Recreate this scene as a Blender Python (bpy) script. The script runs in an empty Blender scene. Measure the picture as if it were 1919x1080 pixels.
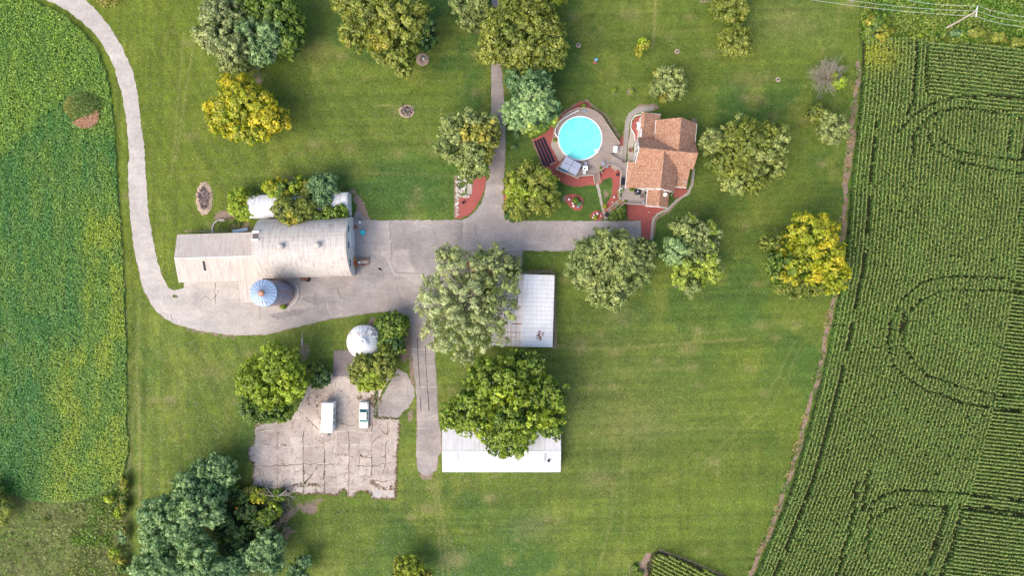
import bpy, math, random
import numpy as np
from mathutils import Vector, Matrix
from mathutils.geometry import tessellate_polygon

random.seed(7); rng = np.random.default_rng(7)
SC = bpy.context.scene
COL = SC.collection
H = 142.0      # camera height above the ground, metres
S = 9.0        # photo pixels per metre on the ground

# ------------------------------------------------------------------ camera, sky, sun, exposure
cam_d = bpy.data.cameras.new('camera'); cam = bpy.data.objects.new('camera', cam_d); COL.objects.link(cam)
cam.location = (0, 0, H); cam.rotation_euler = (0, 0, 0)
cam_d.sensor_width = 36; cam_d.lens = 18 / ((959.5 / S) / H)
cam_d.clip_start = 1; cam_d.clip_end = 3000
SC.camera = cam
SUN_EL, SUN_AZ = math.radians(47), math.radians(228)     # azimuth clockwise from north (+Y)
w = bpy.data.worlds.new('World'); SC.world = w; w.use_nodes = True
nt = w.node_tree; bg = nt.nodes['Background']
sky = nt.nodes.new('ShaderNodeTexSky'); sky.sky_type = 'NISHITA'; sky.sun_disc = False
sky.sun_elevation = SUN_EL; sky.sun_rotation = SUN_AZ; sky.air_density = 1.0; sky.dust_density = 3.0
nt.links.new(sky.outputs[0], bg.inputs[0]); bg.inputs[1].default_value = 0.15
sd = bpy.data.lights.new('sun', 'SUN'); sd.energy = 1.38; sd.angle = math.radians(50); sd.color = (1, .90, .76)
sun = bpy.data.objects.new('sun', sd); COL.objects.link(sun); sun.location = (0, 0, 120)
sv = Vector((math.sin(SUN_AZ) * math.cos(SUN_EL), math.cos(SUN_AZ) * math.cos(SUN_EL), math.sin(SUN_EL)))
sun.rotation_euler = sv.to_track_quat('Z', 'Y').to_euler()
SC.view_settings.view_transform = 'Standard'; SC.view_settings.look = 'None'
SC.view_settings.exposure = 0.93; SC.view_settings.gamma = 1

# ------------------------------------------------------------------ helpers
def W(px, py, h=0.0):
    f = (1 - h / H) / S
    return ((px - 959.5) * f, (540 - py) * f, h)
def tag(o, label=None, cat=None, group=None, kind=None):
    if label: o['label'] = label
    if cat: o['category'] = cat
    if group: o['group'] = group
    if kind: o['kind'] = kind
    return o
def thing(name, label, cat, loc=(0, 0, 0), rz=0.0, group=None):
    o = bpy.data.objects.new(name, None); o.empty_display_size = .5; COL.objects.link(o)
    o.location = loc; o.rotation_euler = (0, 0, rz)
    return tag(o, label, cat, group)
def inpoly(x, y, poly):
    p = np.asarray(poly, float); r = np.zeros(x.shape, bool); j = len(p) - 1
    for i in range(len(p)):
        xi, yi, xj, yj = p[i, 0], p[i, 1], p[j, 0], p[j, 1]
        if yi != yj:
            r ^= ((yi > y) != (yj > y)) & (x < (xj - xi) * (y - yi) / (yj - yi) + xi)
        j = i
    return r
def segdist(x, y, pts):
    d = np.full(x.shape, 1e9)
    for (ax, ay), (bx, by) in zip(pts[:-1], pts[1:]):
        vx, vy = bx - ax, by - ay; L = vx * vx + vy * vy + 1e-9
        t = np.clip(((x - ax) * vx + (y - ay) * vy) / L, 0, 1)
        d = np.minimum(d, np.hypot(x - ax - t * vx, y - ay - t * vy))
    return d
_T = rng.random((256, 256))
def vn(x, y, sx, sy=None, seed=0):
    sy = sy or sx
    x = np.asarray(x, float) / sx + seed * 17.31; y = np.asarray(y, float) / sy + seed * 9.77
    xi = np.floor(x).astype(int); yi = np.floor(y).astype(int); fx = x - xi; fy = y - yi
    fx = fx * fx * (3 - 2 * fx); fy = fy * fy * (3 - 2 * fy)
    g = lambda a, b: _T[a & 255, b & 255]
    return (g(xi, yi) * (1 - fx) + g(xi + 1, yi) * fx) * (1 - fy) + (g(xi, yi + 1) * (1 - fx) + g(xi + 1, yi + 1) * fx) * fy
def fbm(x, y, s, seed=0, o=4, sy=None):
    v = 0; a = .5; t = 0; sy = sy or s
    for k in range(o):
        v = v + a * vn(x, y, s / 2 ** k, sy / 2 ** k, seed + k); t += a; a *= .55
    return v / t
def sstep(a, b, x):
    t = np.clip((x - a) / (b - a), 0, 1); return t * t * (3 - 2 * t)

class MB:
    def __init__(s): s.v = []; s.f = []
    def add(s, vs, fs):
        n = len(s.v); s.v += [tuple(v) for v in vs]; s.f += [tuple(i + n for i in f) for f in fs]; return s
    def box(s, c, d, rz=0, top=1.0, rx=0, ry=0):
        R = Matrix.Rotation(rz, 3, 'Z') @ Matrix.Rotation(ry, 3, 'Y') @ Matrix.Rotation(rx, 3, 'X'); c = Vector(c); vs = []
        for z in (-1, 1):
            k = top if z > 0 else 1
            for x, y in ((-1, -1), (1, -1), (1, 1), (-1, 1)):
                vs.append(c + R @ Vector((x * d[0] / 2 * k, y * d[1] / 2 * k, z * d[2] / 2)))
        return s.add(vs, [(3, 2, 1, 0), (4, 5, 6, 7), (0, 1, 5, 4), (1, 2, 6, 5), (2, 3, 7, 6), (3, 0, 4, 7)])
    def prism(s, pts, z0, z1):
        a = sum(pts[i][0] * pts[(i + 1) % len(pts)][1] - pts[(i + 1) % len(pts)][0] * pts[i][1] for i in range(len(pts)))
        if a < 0: pts = pts[::-1]
        n = len(pts); vs = [(p[0], p[1], z0) for p in pts] + [(p[0], p[1], z1) for p in pts]
        fs = [(i, (i + 1) % n, (i + 1) % n + n, i + n) for i in range(n)]
        tri = tessellate_polygon([[Vector((p[0], p[1], 0)) for p in pts]])
        for t in tri:
            (ax, ay), (bx, by), (cx, cy) = [pts[k][:2] for k in t]
            t = t if (bx - ax) * (cy - ay) - (cx - ax) * (by - ay) > 0 else t[::-1]
            fs.append(tuple(k + n for k in t)); fs.append(tuple(t[::-1]))
        return s.add(vs, fs)
    def slab(s, pts, t=.12):
        """thin sheet of material under a planar 3-D polygon"""
        n = len(pts); p = [Vector(q) for q in pts]
        nr = (p[1] - p[0]).cross(p[2] - p[0]).normalized()
        if nr.z < 0: p = p[::-1]; nr = -nr
        vs = p + [q - nr * t for q in p]
        return s.add(vs, [tuple(range(n)), tuple(range(2 * n - 1, n - 1, -1))] + [(i + n, (i + 1) % n + n, (i + 1) % n, i) for i in range(n)])
    def tube(s, path, rad, n=6):
        path = [Vector(p) for p in path]; rad = rad if hasattr(rad, '__len__') else [rad] * len(path); vs = []
        for i, p in enumerate(path):
            d = (path[min(i + 1, len(path) - 1)] - path[max(i - 1, 0)]).normalized()
            a = d.orthogonal().normalized() if abs(d.z) > .99 else d.cross(Vector((0, 0, 1))).normalized()
            b = d.cross(a)
            for k in range(n):
                t = 2 * math.pi * k / n; vs.append(p + (a * math.cos(t) + b * math.sin(t)) * rad[i])
        fs = [(i * n + k, i * n + (k + 1) % n, (i + 1) * n + (k + 1) % n, (i + 1) * n + k) for i in range(len(path) - 1) for k in range(n)]
        fs += [tuple(range(n))[::-1], tuple(range((len(path) - 1) * n, len(path) * n))]
        return s.add(vs, fs)
    def lathe(s, prof, c=(0, 0, 0), n=24, rib=0, ell=1.0):
        vs = []
        for r, z in prof:
            for k in range(n):
                t = 2 * math.pi * k / n; rr = r * (1 + rib * (k % 2)); vs.append((c[0] + rr * math.cos(t), c[1] + rr * math.sin(t) * ell, c[2] + z))
        fs = [(i * n + k, i * n + (k + 1) % n, (i + 1) * n + (k + 1) % n, (i + 1) * n + k) for i in range(len(prof) - 1) for k in range(n)]
        fs.append(tuple(range(n))[::-1]); fs.append(tuple(range((len(prof) - 1) * n, len(prof) * n)))
        return s.add(vs, fs)
    def build(s, name, mat, parent=None, loc=(0, 0, 0), smooth=False):
        me = bpy.data.meshes.new(name); me.from_pydata(s.v, [], s.f); me.materials.append(mat)
        if smooth: me.polygons.foreach_set('use_smooth', [True] * len(me.polygons))
        me.update(); o = bpy.data.objects.new(name, me); COL.objects.link(o); o.parent = parent; o.location = loc
        return o
def npmesh(name, V, F, mat, parent=None, col=None, loc=(0, 0, 0)):
    """V (n,3), F (m,4) quads, col (m,3) colours per face"""
    me = bpy.data.meshes.new(name); n, m = len(V), len(F); k = F.shape[1]
    me.vertices.add(n); me.vertices.foreach_set('co', np.ascontiguousarray(V, np.float32).ravel())
    me.loops.add(m * k); me.loops.foreach_set('vertex_index', np.ascontiguousarray(F, np.int32).ravel())
    me.polygons.add(m); me.polygons.foreach_set('loop_start', np.arange(0, m * k, k, dtype=np.int32))
    me.polygons.foreach_set('loop_total', np.full(m, k, np.int32))
    me.update(calc_edges=True)
    if col is not None:
        a = me.attributes.new('col', 'FLOAT_COLOR', 'FACE')
        a.data.foreach_set('color', np.c_[col, np.ones(m)].astype(np.float32).ravel())
    me.materials.append(mat); o = bpy.data.objects.new(name, me); COL.objects.link(o); o.parent = parent; o.location = loc
    return o

# ------------------------------------------------------------------ materials
class N:
    def __init__(s, name):
        s.m = bpy.data.materials.new(name); s.m.use_nodes = True; s.t = s.m.node_tree; s.b = s.t.nodes['Principled BSDF']
        s.b.inputs['Specular IOR Level'].default_value = .25
    def n(s, ty, **k):
        x = s.t.nodes.new(ty)
        for a, b in k.items(): setattr(x, a, b)
        return x
    def l(s, a, b): s.t.links.new(a, b)
    def coord(s, scale=(1, 1, 1), rot=0):
        c = s.n('ShaderNodeTexCoord'); m = s.n('ShaderNodeMapping'); m.inputs['Scale'].default_value = scale
        m.inputs['Rotation'].default_value = (0, 0, rot); s.l(c.outputs['Object'], m.inputs[0]); return m.outputs[0]
    def noise(s, scale, vec, detail=4, rough=.6):
        x = s.n('ShaderNodeTexNoise'); x.inputs['Scale'].default_value = scale; x.inputs['Detail'].default_value = detail
        x.inputs['Roughness'].default_value = rough; s.l(vec, x.inputs['Vector']); return x.outputs[0]
    def ramp(s, fac, stops):
        r = s.n('ShaderNodeValToRGB'); e = r.color_ramp.elements
        while len(e) < len(stops): e.new(.5)
        for q, (p, c) in zip(e, stops): q.position = p; q.color = (*c, 1) if len(c) == 3 else c
        s.l(fac, r.inputs[0]); return r.outputs[0]
    def mix(s, fac, a, b, mode='MIX'):
        x = s.n('ShaderNodeMix', data_type='RGBA', blend_type=mode)
        if isinstance(fac, (int, float)): x.inputs[0].default_value = fac
        else: s.l(fac, x.inputs[0])
        for i, q in ((6, a), (7, b)):
            if isinstance(q, tuple): x.inputs[i].default_value = (*q, 1)
            else: s.l(q, x.inputs[i])
        return x.outputs[2]
    def math(s, op, a, b=0.0):
        x = s.n('ShaderNodeMath', operation=op)
        for i, q in ((0, a), (1, b)):
            if isinstance(q, (int, float)): x.inputs[i].default_value = q
            else: s.l(q, x.inputs[i])
        return x.outputs[0]
    def bump(s, h, st=.5, d=.05):
        x = s.n('ShaderNodeBump'); x.inputs['Strength'].default_value = st; x.inputs['Distance'].default_value = d
        s.l(h, x.inputs['Height']); s.l(x.outputs[0], s.b.inputs['Normal'])
    def end(s, c, rough=.8, metal=0.0):
        if isinstance(c, tuple): s.b.inputs['Base Color'].default_value = (*c, 1)
        else: s.l(c, s.b.inputs['Base Color'])
        s.b.inputs['Roughness'].default_value = rough; s.b.inputs['Metallic'].default_value = metal; return s.m
M = {}
def plain(name, c, rough=.7, metal=0.0, var=.18, sc=3.0):
    k = N(name); v = k.coord(); n = k.noise(sc, v)
    M[name] = k.end(k.ramp(n, [(.3, tuple(x * (1 - var) for x in c)), (.7, tuple(min(1, x * (1 + var)) for x in c))]), rough, metal)
LEAFK = 2.12
def leafmat():
    k = N('leaf'); a = k.n('ShaderNodeAttribute', attribute_name='col'); t = k.t
    d = k.n('ShaderNodeBsdfDiffuse'); tr = k.n('ShaderNodeBsdfTranslucent'); g = k.n('ShaderNodeBsdfGlossy'); g.inputs[1].default_value = .45
    g.inputs[0].default_value = (1, 1, 1, 1)
    m1 = k.n('ShaderNodeMixShader'); m1.inputs[0].default_value = .38; m2 = k.n('ShaderNodeMixShader'); m2.inputs[0].default_value = .035
    c0 = k.mix(1.0, a.outputs[0], (LEAFK * 1.0, LEAFK * 1.02, LEAFK * .82), 'MULTIPLY'); k.l(c0, d.inputs[0]); k.l(k.mix(1.0, c0, (1.1, 1.15, .7), 'MULTIPLY'), tr.inputs[0])
    k.l(d.outputs[0], m1.inputs[1]); k.l(tr.outputs[0], m1.inputs[2]); k.l(m1.outputs[0], m2.inputs[1]); k.l(g.outputs[0], m2.inputs[2])
    t.nodes.remove(k.b); k.l(m2.outputs[0], t.nodes['Material Output'].inputs[0]); M['leaf'] = k.m
leafmat()
def groundmat():
    k = N('lawn'); a = k.n('ShaderNodeAttribute', attribute_name='gcol'); dd = k.n('ShaderNodeAttribute', attribute_name='dirt')
    v = k.coord(); n1 = k.noise(.9, v, 6, .75); n2 = k.noise(2.0, v, 6, .85)
    c = k.mix(1.0, a.outputs[0], k.ramp(n2, [(.34, (.62, .66, .6)), (.66, (1.30, 1.24, 1.3))]), 'MULTIPLY')
    c = k.mix(1.0, c, k.ramp(n1, [(.34, (.78, .83, .8)), (.66, (1.16, 1.10, 1.2))]), 'MULTIPLY')
    s = k.math('ADD', dd.outputs[2], k.math('MULTIPLY', k.math('SUBTRACT', n1, .5), 1.5))
    s = k.math('ADD', s, k.math('MULTIPLY', k.math('SUBTRACT', n2, .5), .6))
    r = k.ramp(s, [(.35, (0, 0, 0)), (.75, (1, 1, 1))]); dc = k.ramp(n2, [(.3, (.17, .105, .075)), (.55, (.30, .215, .165)), (.8, (.44, .34, .28))])
    k.bump(n2, .6, .12); M['lawn'] = k.end(k.mix(r, c, dc), .95)
groundmat()
def roadmat(name, lo, hi, dark=.82, rot=0.0):
    k = N(name); v = k.coord(); n = k.noise(.12, v, 6, .65); n2 = k.noise(2.2, v, 6, .8); v3 = k.coord((.12, .7, 1), rot + .12); n3 = k.noise(.7, v3, 6, .75); nb_ = k.noise(.33, v, 5, .8)
    c = k.ramp(n, [(.35, lo), (.65, hi)])
    if name == 'asphalt':   # worn to pale gravel towards the west end of the loop
        g_ = k.n('ShaderNodeSeparateXYZ'); k.l(v, g_.inputs[0]); mr = k.n('ShaderNodeMapRange', interpolation_type='SMOOTHSTEP'); mr.inputs[1].default_value = -36; mr.inputs[2].default_value = -62
        k.l(k.math('ADD', g_.outputs[0], k.math('MULTIPLY', k.math('SUBTRACT', n, .5), 60)), mr.inputs[0]); c = k.mix(mr.outputs[0], c, k.ramp(n, [(.3, (.43, .385, .345)), (.7, (.56, .505, .455))]))
    c = k.mix(.8, c, k.ramp(n2, [(.34, (.78,) * 3), (.66, (1.18,) * 3)]), 'MULTIPLY')
    if name == 'old_concrete':
        bk = k.n('ShaderNodeTexBrick'); bk.inputs['Scale'].default_value = 1; bk.inputs['Brick Width'].default_value = 2.43; bk.inputs['Row Height'].default_value = 3.9; bk.offset = 0; bk.inputs['Mortar Size'].default_value = .03; bk.inputs['Color1'].default_value = (1.1, 1.1, 1.1, 1); bk.inputs['Color2'].default_value = (.8, .79, .80, 1)
        bk.inputs['Mortar'].default_value = (1.1, 1.05, 1, 1); k.l(v, bk.inputs['Vector']); c = k.mix(.8, c, bk.outputs[0], 'MULTIPLY')
        st = k.noise(.55, v, 6, .75); c = k.mix(k.ramp(st, [(.55, (0, 0, 0)), (.68, (1, 1, 1))]), c, (.30, .22, .175))
        vo = k.n('ShaderNodeTexVoronoi', feature='DISTANCE_TO_EDGE'); vo.inputs['Scale'].default_value = .36; vv = k.n('ShaderNodeVectorMath', operation='ADD'); nn = k.n('ShaderNodeTexNoise'); nn.inputs['Scale'].default_value = .7
        sc = k.n('ShaderNodeVectorMath', operation='SCALE'); sc.inputs[3].default_value = 1.6; k.l(v, nn.inputs['Vector']); k.l(nn.outputs['Color'], sc.inputs[0]); k.l(v, vv.inputs[0]); k.l(sc.outputs[0], vv.inputs[1]); k.l(vv.outputs[0], vo.inputs['Vector'])
        e = k.math('MULTIPLY', k.ramp(vo.outputs[0], [(.008, (1, 1, 1)), (.022, (0, 0, 0))]), k.ramp(k.noise(.8, v, 4), [(.42, (0, 0, 0)), (.55, (1, 1, 1))])); c = k.mix(e, c, (.20, .145, .10))
    c = k.mix(.8, c, k.ramp(nb_, [(.36, (.84, .84, .86)), (.64, (1.12, 1.11, 1.08))]), 'MULTIPLY')
    c = k.mix(.5, c, k.ramp(n3, [(.35, (dark,) * 3), (.65, (1.12,) * 3)]), 'MULTIPLY'); k.bump(n2, .4, .03); M[name] = k.end(c, .92)
roadmat('gravel', (.36, .325, .325), (.50, .455, .445)); roadmat('asphalt', (.265, .232, .213), (.41, .355, .325), .74)
roadmat('sealed', (.25, .225, .215), (.37, .33, .315), .8); roadmat('asphalt_pale', (.33, .29, .275), (.45, .395, .37), .85); roadmat('lane_gravel', (.28, .235, .22), (.38, .33, .31), .85, math.pi / 2)
roadmat('old_concrete', (.40, .335, .285), (.57, .485, .42), .9); roadmat('dark_concrete', (.20, .165, .155), (.29, .24, .225), .8, math.pi / 2)
def mulchmat():
    k = N('mulch'); v = k.coord(); n = k.noise(7, v, 6, .8); n2 = k.noise(.5, v)
    c = k.ramp(n, [(.3, (.24, .055, .05)), (.55, (.42, .12, .10)), (.75, (.55, .22, .18))])
    k.bump(n, .8, .06); M['mulch'] = k.end(k.mix(.5, c, k.ramp(n2, [(.3, (.75, .8, .8)), (.7, (1.15, 1.05, 1.05))]), 'MULTIPLY'), .95)
mulchmat()
def metalroof(name, base, stain, amt=.5, rot=0.0, ribs=3.0, seams=0.0):
    """corrugated sheet: ribs run along local Y when rot = 0"""
    k = N(name); v = k.coord((1, 1, 1), rot); wv = k.n('ShaderNodeTexWave', wave_type='BANDS', bands_direction='X', wave_profile='SIN'); wv.inputs['Scale'].default_value = ribs
    k.l(v, wv.inputs[0]); st = k.noise(1.0, k.coord((2.2, .16, 1), rot), 6, .72); n = k.noise(.35, v, 6, .7); n3 = k.noise(3, v, 5, .75)
    c = k.mix(k.math('MULTIPLY', k.ramp(st, [(.48, (0, 0, 0)), (.72, (1, 1, 1))]), amt), base, stain)
    c = k.mix(.8, c, k.ramp(n, [(.3, (.86, .85, .85)), (.7, (1.06, 1.05, 1.04))]), 'MULTIPLY')
    c = k.mix(.5, c, k.ramp(n3, [(.32, (.8, .78, .76)), (.6, (1.05,) * 3)]), 'MULTIPLY')
    if seams:
        b = k.n('ShaderNodeTexBrick'); b.inputs['Scale'].default_value = 1; b.inputs['Color1'].default_value = (1, 1, 1, 1); b.inputs['Color2'].default_value = (.96, .95, .94, 1)
        b.inputs['Mortar'].default_value = (.72, .70, .68, 1); b.inputs['Mortar Size'].default_value = .03; b.inputs['Brick Width'].default_value = .9; b.inputs['Row Height'].default_value = seams
        b.offset = 0; k.l(v, b.inputs['Vector']); c = k.mix(.8, c, b.outputs[0], 'MULTIPLY')
    w2 = k.n('ShaderNodeTexWave', wave_type='BANDS', bands_direction='X', wave_profile='SIN'); w2.inputs['Scale'].default_value = .36; w2.inputs['Distortion'].default_value = .4; k.l(v, w2.inputs[0])
    c = k.mix(.3 if 'barn' in name or 'wing' in name else .55, c, k.ramp(w2.outputs[0], [(.0, (.84, .83, .82)), (.25, (1, 1, 1))]), 'MULTIPLY')
    k.bump(wv.outputs[0], .5, .03); M[name] = k.end(c, .55)
metalroof('barn_roof', (.62, .57, .52), (.38, .29, .245), .9, 0, 2.2, 3.1); metalroof('wing_roof', (.58, .51, .45), (.38, .27, .22), .75, 0, 2.0)
metalroof('white_roof', (.73, .73, .75), (.48, .43, .41), .55, 0, 2.0, 4.2); metalroof('white_roof_side', (.84, .84, .86), (.50, .46, .45), .5, math.pi / 2, 2.0, 3.8)
metalroof('rusty_roof', (.80, .77, .77), (.32, .13, .08), .9, math.pi / 2, 2.0, 3.8)
def shingle():
    k = N('shingle'); v = k.coord(); vo = k.n('ShaderNodeTexVoronoi'); vo.inputs['Scale'].default_value = 6.5; k.l(v, vo.inputs['Vector']); n = k.noise(9, v, 3, .7); n2 = k.noise(.6, v)
    sep = k.n('ShaderNodeSeparateColor'); k.l(vo.outputs['Color'], sep.inputs[0])
    c = k.ramp(sep.outputs[0], [(.1, (.265, .13, .08)), (.5, (.385, .20, .125)), (.9, (.51, .315, .215))])
    c = k.mix(.6, c, k.ramp(n, [(.3, (.75,) * 3), (.7, (1.2,) * 3)]), 'MULTIPLY'); c = k.mix(.5, c, k.ramp(n2, [(.3, (.85,) * 3), (.7, (1.1,) * 3)]), 'MULTIPLY')
    k.bump(n, .5, .04); M['shingle'] = k.end(c, .9)
shingle()
def planks(name, a, b, freq=1.0, rot=0.0):
    k = N(name); v = k.coord((1, 1, 1), rot); br = k.n('ShaderNodeTexBrick'); br.inputs['Scale'].default_value = 1; br.inputs['Brick Width'].default_value = 3.7; br.inputs['Row Height'].default_value = .16 * freq
    br.inputs['Mortar Size'].default_value = .012; br.inputs['Color1'].default_value = (*a, 1); br.inputs['Color2'].default_value = (*b, 1); br.inputs['Mortar'].default_value = (.1, .08, .07, 1)
    k.l(v, br.inputs['Vector']); n = k.noise(1.5, k.coord((.3, 4, 1), rot), 5, .7)
    M[name] = k.end(k.mix(.8, br.outputs[0], k.ramp(n, [(.3, (.72,) * 3), (.7, (1.2,) * 3)]), 'MULTIPLY'), .85)
planks('deck_wood', (.31, .25, .215), (.37, .30, .26), 1.3, .5); planks('porch_wood', (.36, .30, .26), (.42, .36, .32), 1.3, .1)
planks('new_wood', (.45, .25, .11), (.34, .20, .12), 1)
def barkmat():
    for nm, a, b in (('bark', (.07, .05, .035), (.16, .125, .095)), ('pale_bark', (.28, .24, .2), (.5, .45, .4)), ('dead_wood', (.27, .2, .165), (.46, .37, .32))):
        k = N(nm); n = k.noise(4, k.coord((1, 1, .3)), 5, .7); M[nm] = k.end(k.ramp(n, [(.3, a), (.7, b)]), .9)
barkmat()
plain('white_wall', (.72, .70, .68), .6, var=.08); plain('white_paint', (.85, .84, .83), .35, var=.04); plain('glass_dark', (.03, .05, .06), .08); plain('glass_teal', (.02, .14, .16), .08)
plain('glass_blue', (.10, .16, .26), .1); plain('dark', (.03, .03, .035), .6); plain('black_rubber', (.018, .018, .02), .5); plain('solar_black', (.02, .022, .035), .35)
plain('grey_metal', (.35, .36, .38), .4, .6); plain('trim', (.80, .79, .77), .5, var=.06); plain('rail_wood', (.42, .35, .30), .8); plain('pool_wall', (.75, .74, .73), .4)
plain('fabric_blue_grey', (.33, .36, .45), .9, var=.06); plain('blue', (.03, .20, .42), .6); plain('stone', (.45, .40, .35), .9, var=.35, sc=2.5); plain('stone_path', (.40, .35, .30), .92, var=.2, sc=4)
plain('grey_path', (.33, .29, .255), .92, var=.15, sc=3); plain('dark_soil', (.06, .045, .035), .95, var=.4, sc=3); plain('soil', (.26, .17, .125), .95, var=.35, sc=3)
plain('crack', (.15, .105, .065), .95, var=.6, sc=1.5); plain('pale_seam', (.52, .46, .40), .95, var=.2, sc=1.2); plain('red_brown', (.30, .13, .09), .9, var=.3); plain('white_plastic', (.86, .88, .9), .35, var=.03)
plain('turquoise', (.04, .66, .58), .4, var=.06); plain('sky_blue', (.15, .42, .68), .4); plain('wicker', (.16, .13, .12), .8); plain('orange_wood', (.55, .25, .08), .7); plain('red', (.65, .05, .02), .5)
plain('brown_box', (.27, .19, .15), .8, var=.25, sc=2); plain('concrete', (.45, .41, .38), .9, var=.15, sc=2); plain('pole_wood', (.55, .45, .38), .85, var=.2, sc=2); plain('wire', (.65, .72, .70), .4)
plain('light_blue_metal', (.36, .46, .62), .42, .1, var=.1, sc=1.5); plain('rust_cap', (.42, .20, .13), .7, var=.25)
plain('ash', (.20, .15, .135), .95, var=.5, sc=2.5); plain('tan_rim', (.42, .31, .23), .95, var=.3, sc=2.5); plain('rust_streak', (.22, .085, .05), .9, var=.4); plain('tassel', (.42, .33, .16), .8)
def watermat():
    k = N('pool_water'); n = k.noise(1.2, k.coord(), 3); k.b.inputs['Specular IOR Level'].default_value = .5
    k.bump(n, .08, .05); M['pool_water'] = k.end(k.ramp(n, [(.3, (.15, .72, .68)), (.7, (.24, .82, .77))]), .12)
watermat()
def silomat():
    k = N('silo_side'); v = k.coord(); wv = k.n('ShaderNodeTexWave', wave_type='BANDS', bands_direction='Z'); wv.inputs['Scale'].default_value = 1.6; k.l(v, wv.inputs[0])
    n = k.noise(1.2, k.coord((1, 1, .35)), 6, .7); c = k.ramp(n, [(.3, (.13, .15, .21)), (.52, (.22, .24, .31)), (.62, (.28, .18, .15)), (.8, (.15, .13, .14))])
    k.bump(wv.outputs[0], .5, .05); M['silo_side'] = k.end(c, .5, .25)
silomat()
def domemat():
    k = N('dome_metal'); n = k.noise(.9, k.coord(), 6, .75); c = k.ramp(n, [(.3, (.84, .83, .82)), (.56, (.80, .79, .78)), (.63, (.50, .31, .23)), (.70, (.76, .74, .73))]); M['dome_metal'] = k.end(c, .5, .0)
domemat()

# ------------------------------------------------------------------ outlines read off the place (photo pixels on the ground)
FIELD = [(-260, -160), (20, -40), (60, 0), (120, 28), (160, 62), (188, 100), (204, 150), (212, 200), (218, 280), (222, 350), (228, 430), (233, 520), (238, 620), (240, 720), (240, 800), (243, 860),
         (239, 885), (225, 905), (200, 925), (170, 938), (140, 945), (100, 948), (60, 942), (35, 934), (-30, 925), (-260, 900)]
EDGE_Y = [-200, 30, 75, 120, 200, 260, 330, 420, 500, 560, 640, 720, 810, 900, 980, 1060, 1300]
EDGE_X = [1612, 1611, 1610, 1609, 1604, 1598, 1590, 1582, 1574, 1563, 1549, 1530, 1505, 1480, 1450, 1417, 1310]
xb = lambda y: np.interp(y, EDGE_Y, EDGE_X)
ROAD = [(75, -30), (88, 0), (110, 10), (130, 22), (150, 38), (170, 55), (187, 75), (198, 95), (208, 112), (216, 130), (220, 150), (228, 170), (233, 200), (237, 230), (240, 258), (242, 290), (240, 320), (241, 350), (243, 390),
        (247, 430), (250, 460), (256, 490), (262, 515), (268, 540), (280, 565), (292, 583), (310, 598), (330, 608), (360, 617), (390, 623), (420, 627), (455, 629), (500, 627), (540, 617), (580, 607), (620, 598), (660, 592),
        (700, 586), (735, 583), (765, 592), (790, 596), (812, 600), (835, 575), (845, 515), (870, 512), (920, 508), (978, 502), (978, 470), (1059, 471), (1200, 471), (1202, 445), (1201, 414), (1160, 414), (1100, 414), (1060, 414),
        (985, 413), (960, 411), (946, 406), (943, 385), (918, 330), (911, 340), (909, 360), (902, 381), (890, 398), (877, 408), (862, 412), (850, 412), (800, 413), (750, 413), (700, 413), (684, 409), (676, 398), (668, 392), (640, 470),
        (480, 470), (400, 500), (345, 520), (345, 540), (325, 545), (315, 540), (305, 520), (295, 490), (285, 440), (280, 410), (277, 385), (275, 350), (272, 310), (270, 270), (266, 245), (262, 215), (260, 185), (254, 155), (249, 130),
        (241, 115), (230, 90), (218, 70), (207, 50), (190, 30), (175, 12), (160, 0), (130, -30)]
LANE = [(918, 340), (915, 300), (918, 240), (921, 190), (921, 140), (921, 60), (922, -40), (935, -40), (936, 60), (938, 100), (942, 150), (945, 190), (947, 240), (947, 300), (944, 340), (943, 390)]
SOUTH = [(767, 590), (771, 640), (773, 680), (779, 720), (781, 760), (782, 800), (780, 850), (783, 880), (791, 890), (800, 893), (818, 882), (821, 855), (827, 850), (826, 812), (822, 790), (820, 760), (819, 720), (816, 690), (814, 650), (812, 596)]
PAD = [(578, 725), (595, 705), (626, 700), (660, 702), (700, 700), (735, 705), (712, 740), (706, 783), (748, 786), (747, 820), (743, 850), (742, 905), (740, 935), (697, 934), (696, 925), (680, 919), (668, 921), (662, 931), (653, 931), (650, 919),
       (640, 916), (634, 926), (628, 930), (609, 925), (570, 927), (545, 922), (530, 914), (515, 918), (495, 911), (474, 911), (476, 868), (468, 862), (465, 850), (467, 840), (478, 836), (479, 800), (500, 795), (545, 785), (560, 765)]
CORNP = [(1218, 1041), (1234, 1032), (1260, 1040), (1310, 1062), (1352, 1078), (1440, 1118), (1440, 1200), (1200, 1200), (1208, 1070)]

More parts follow.
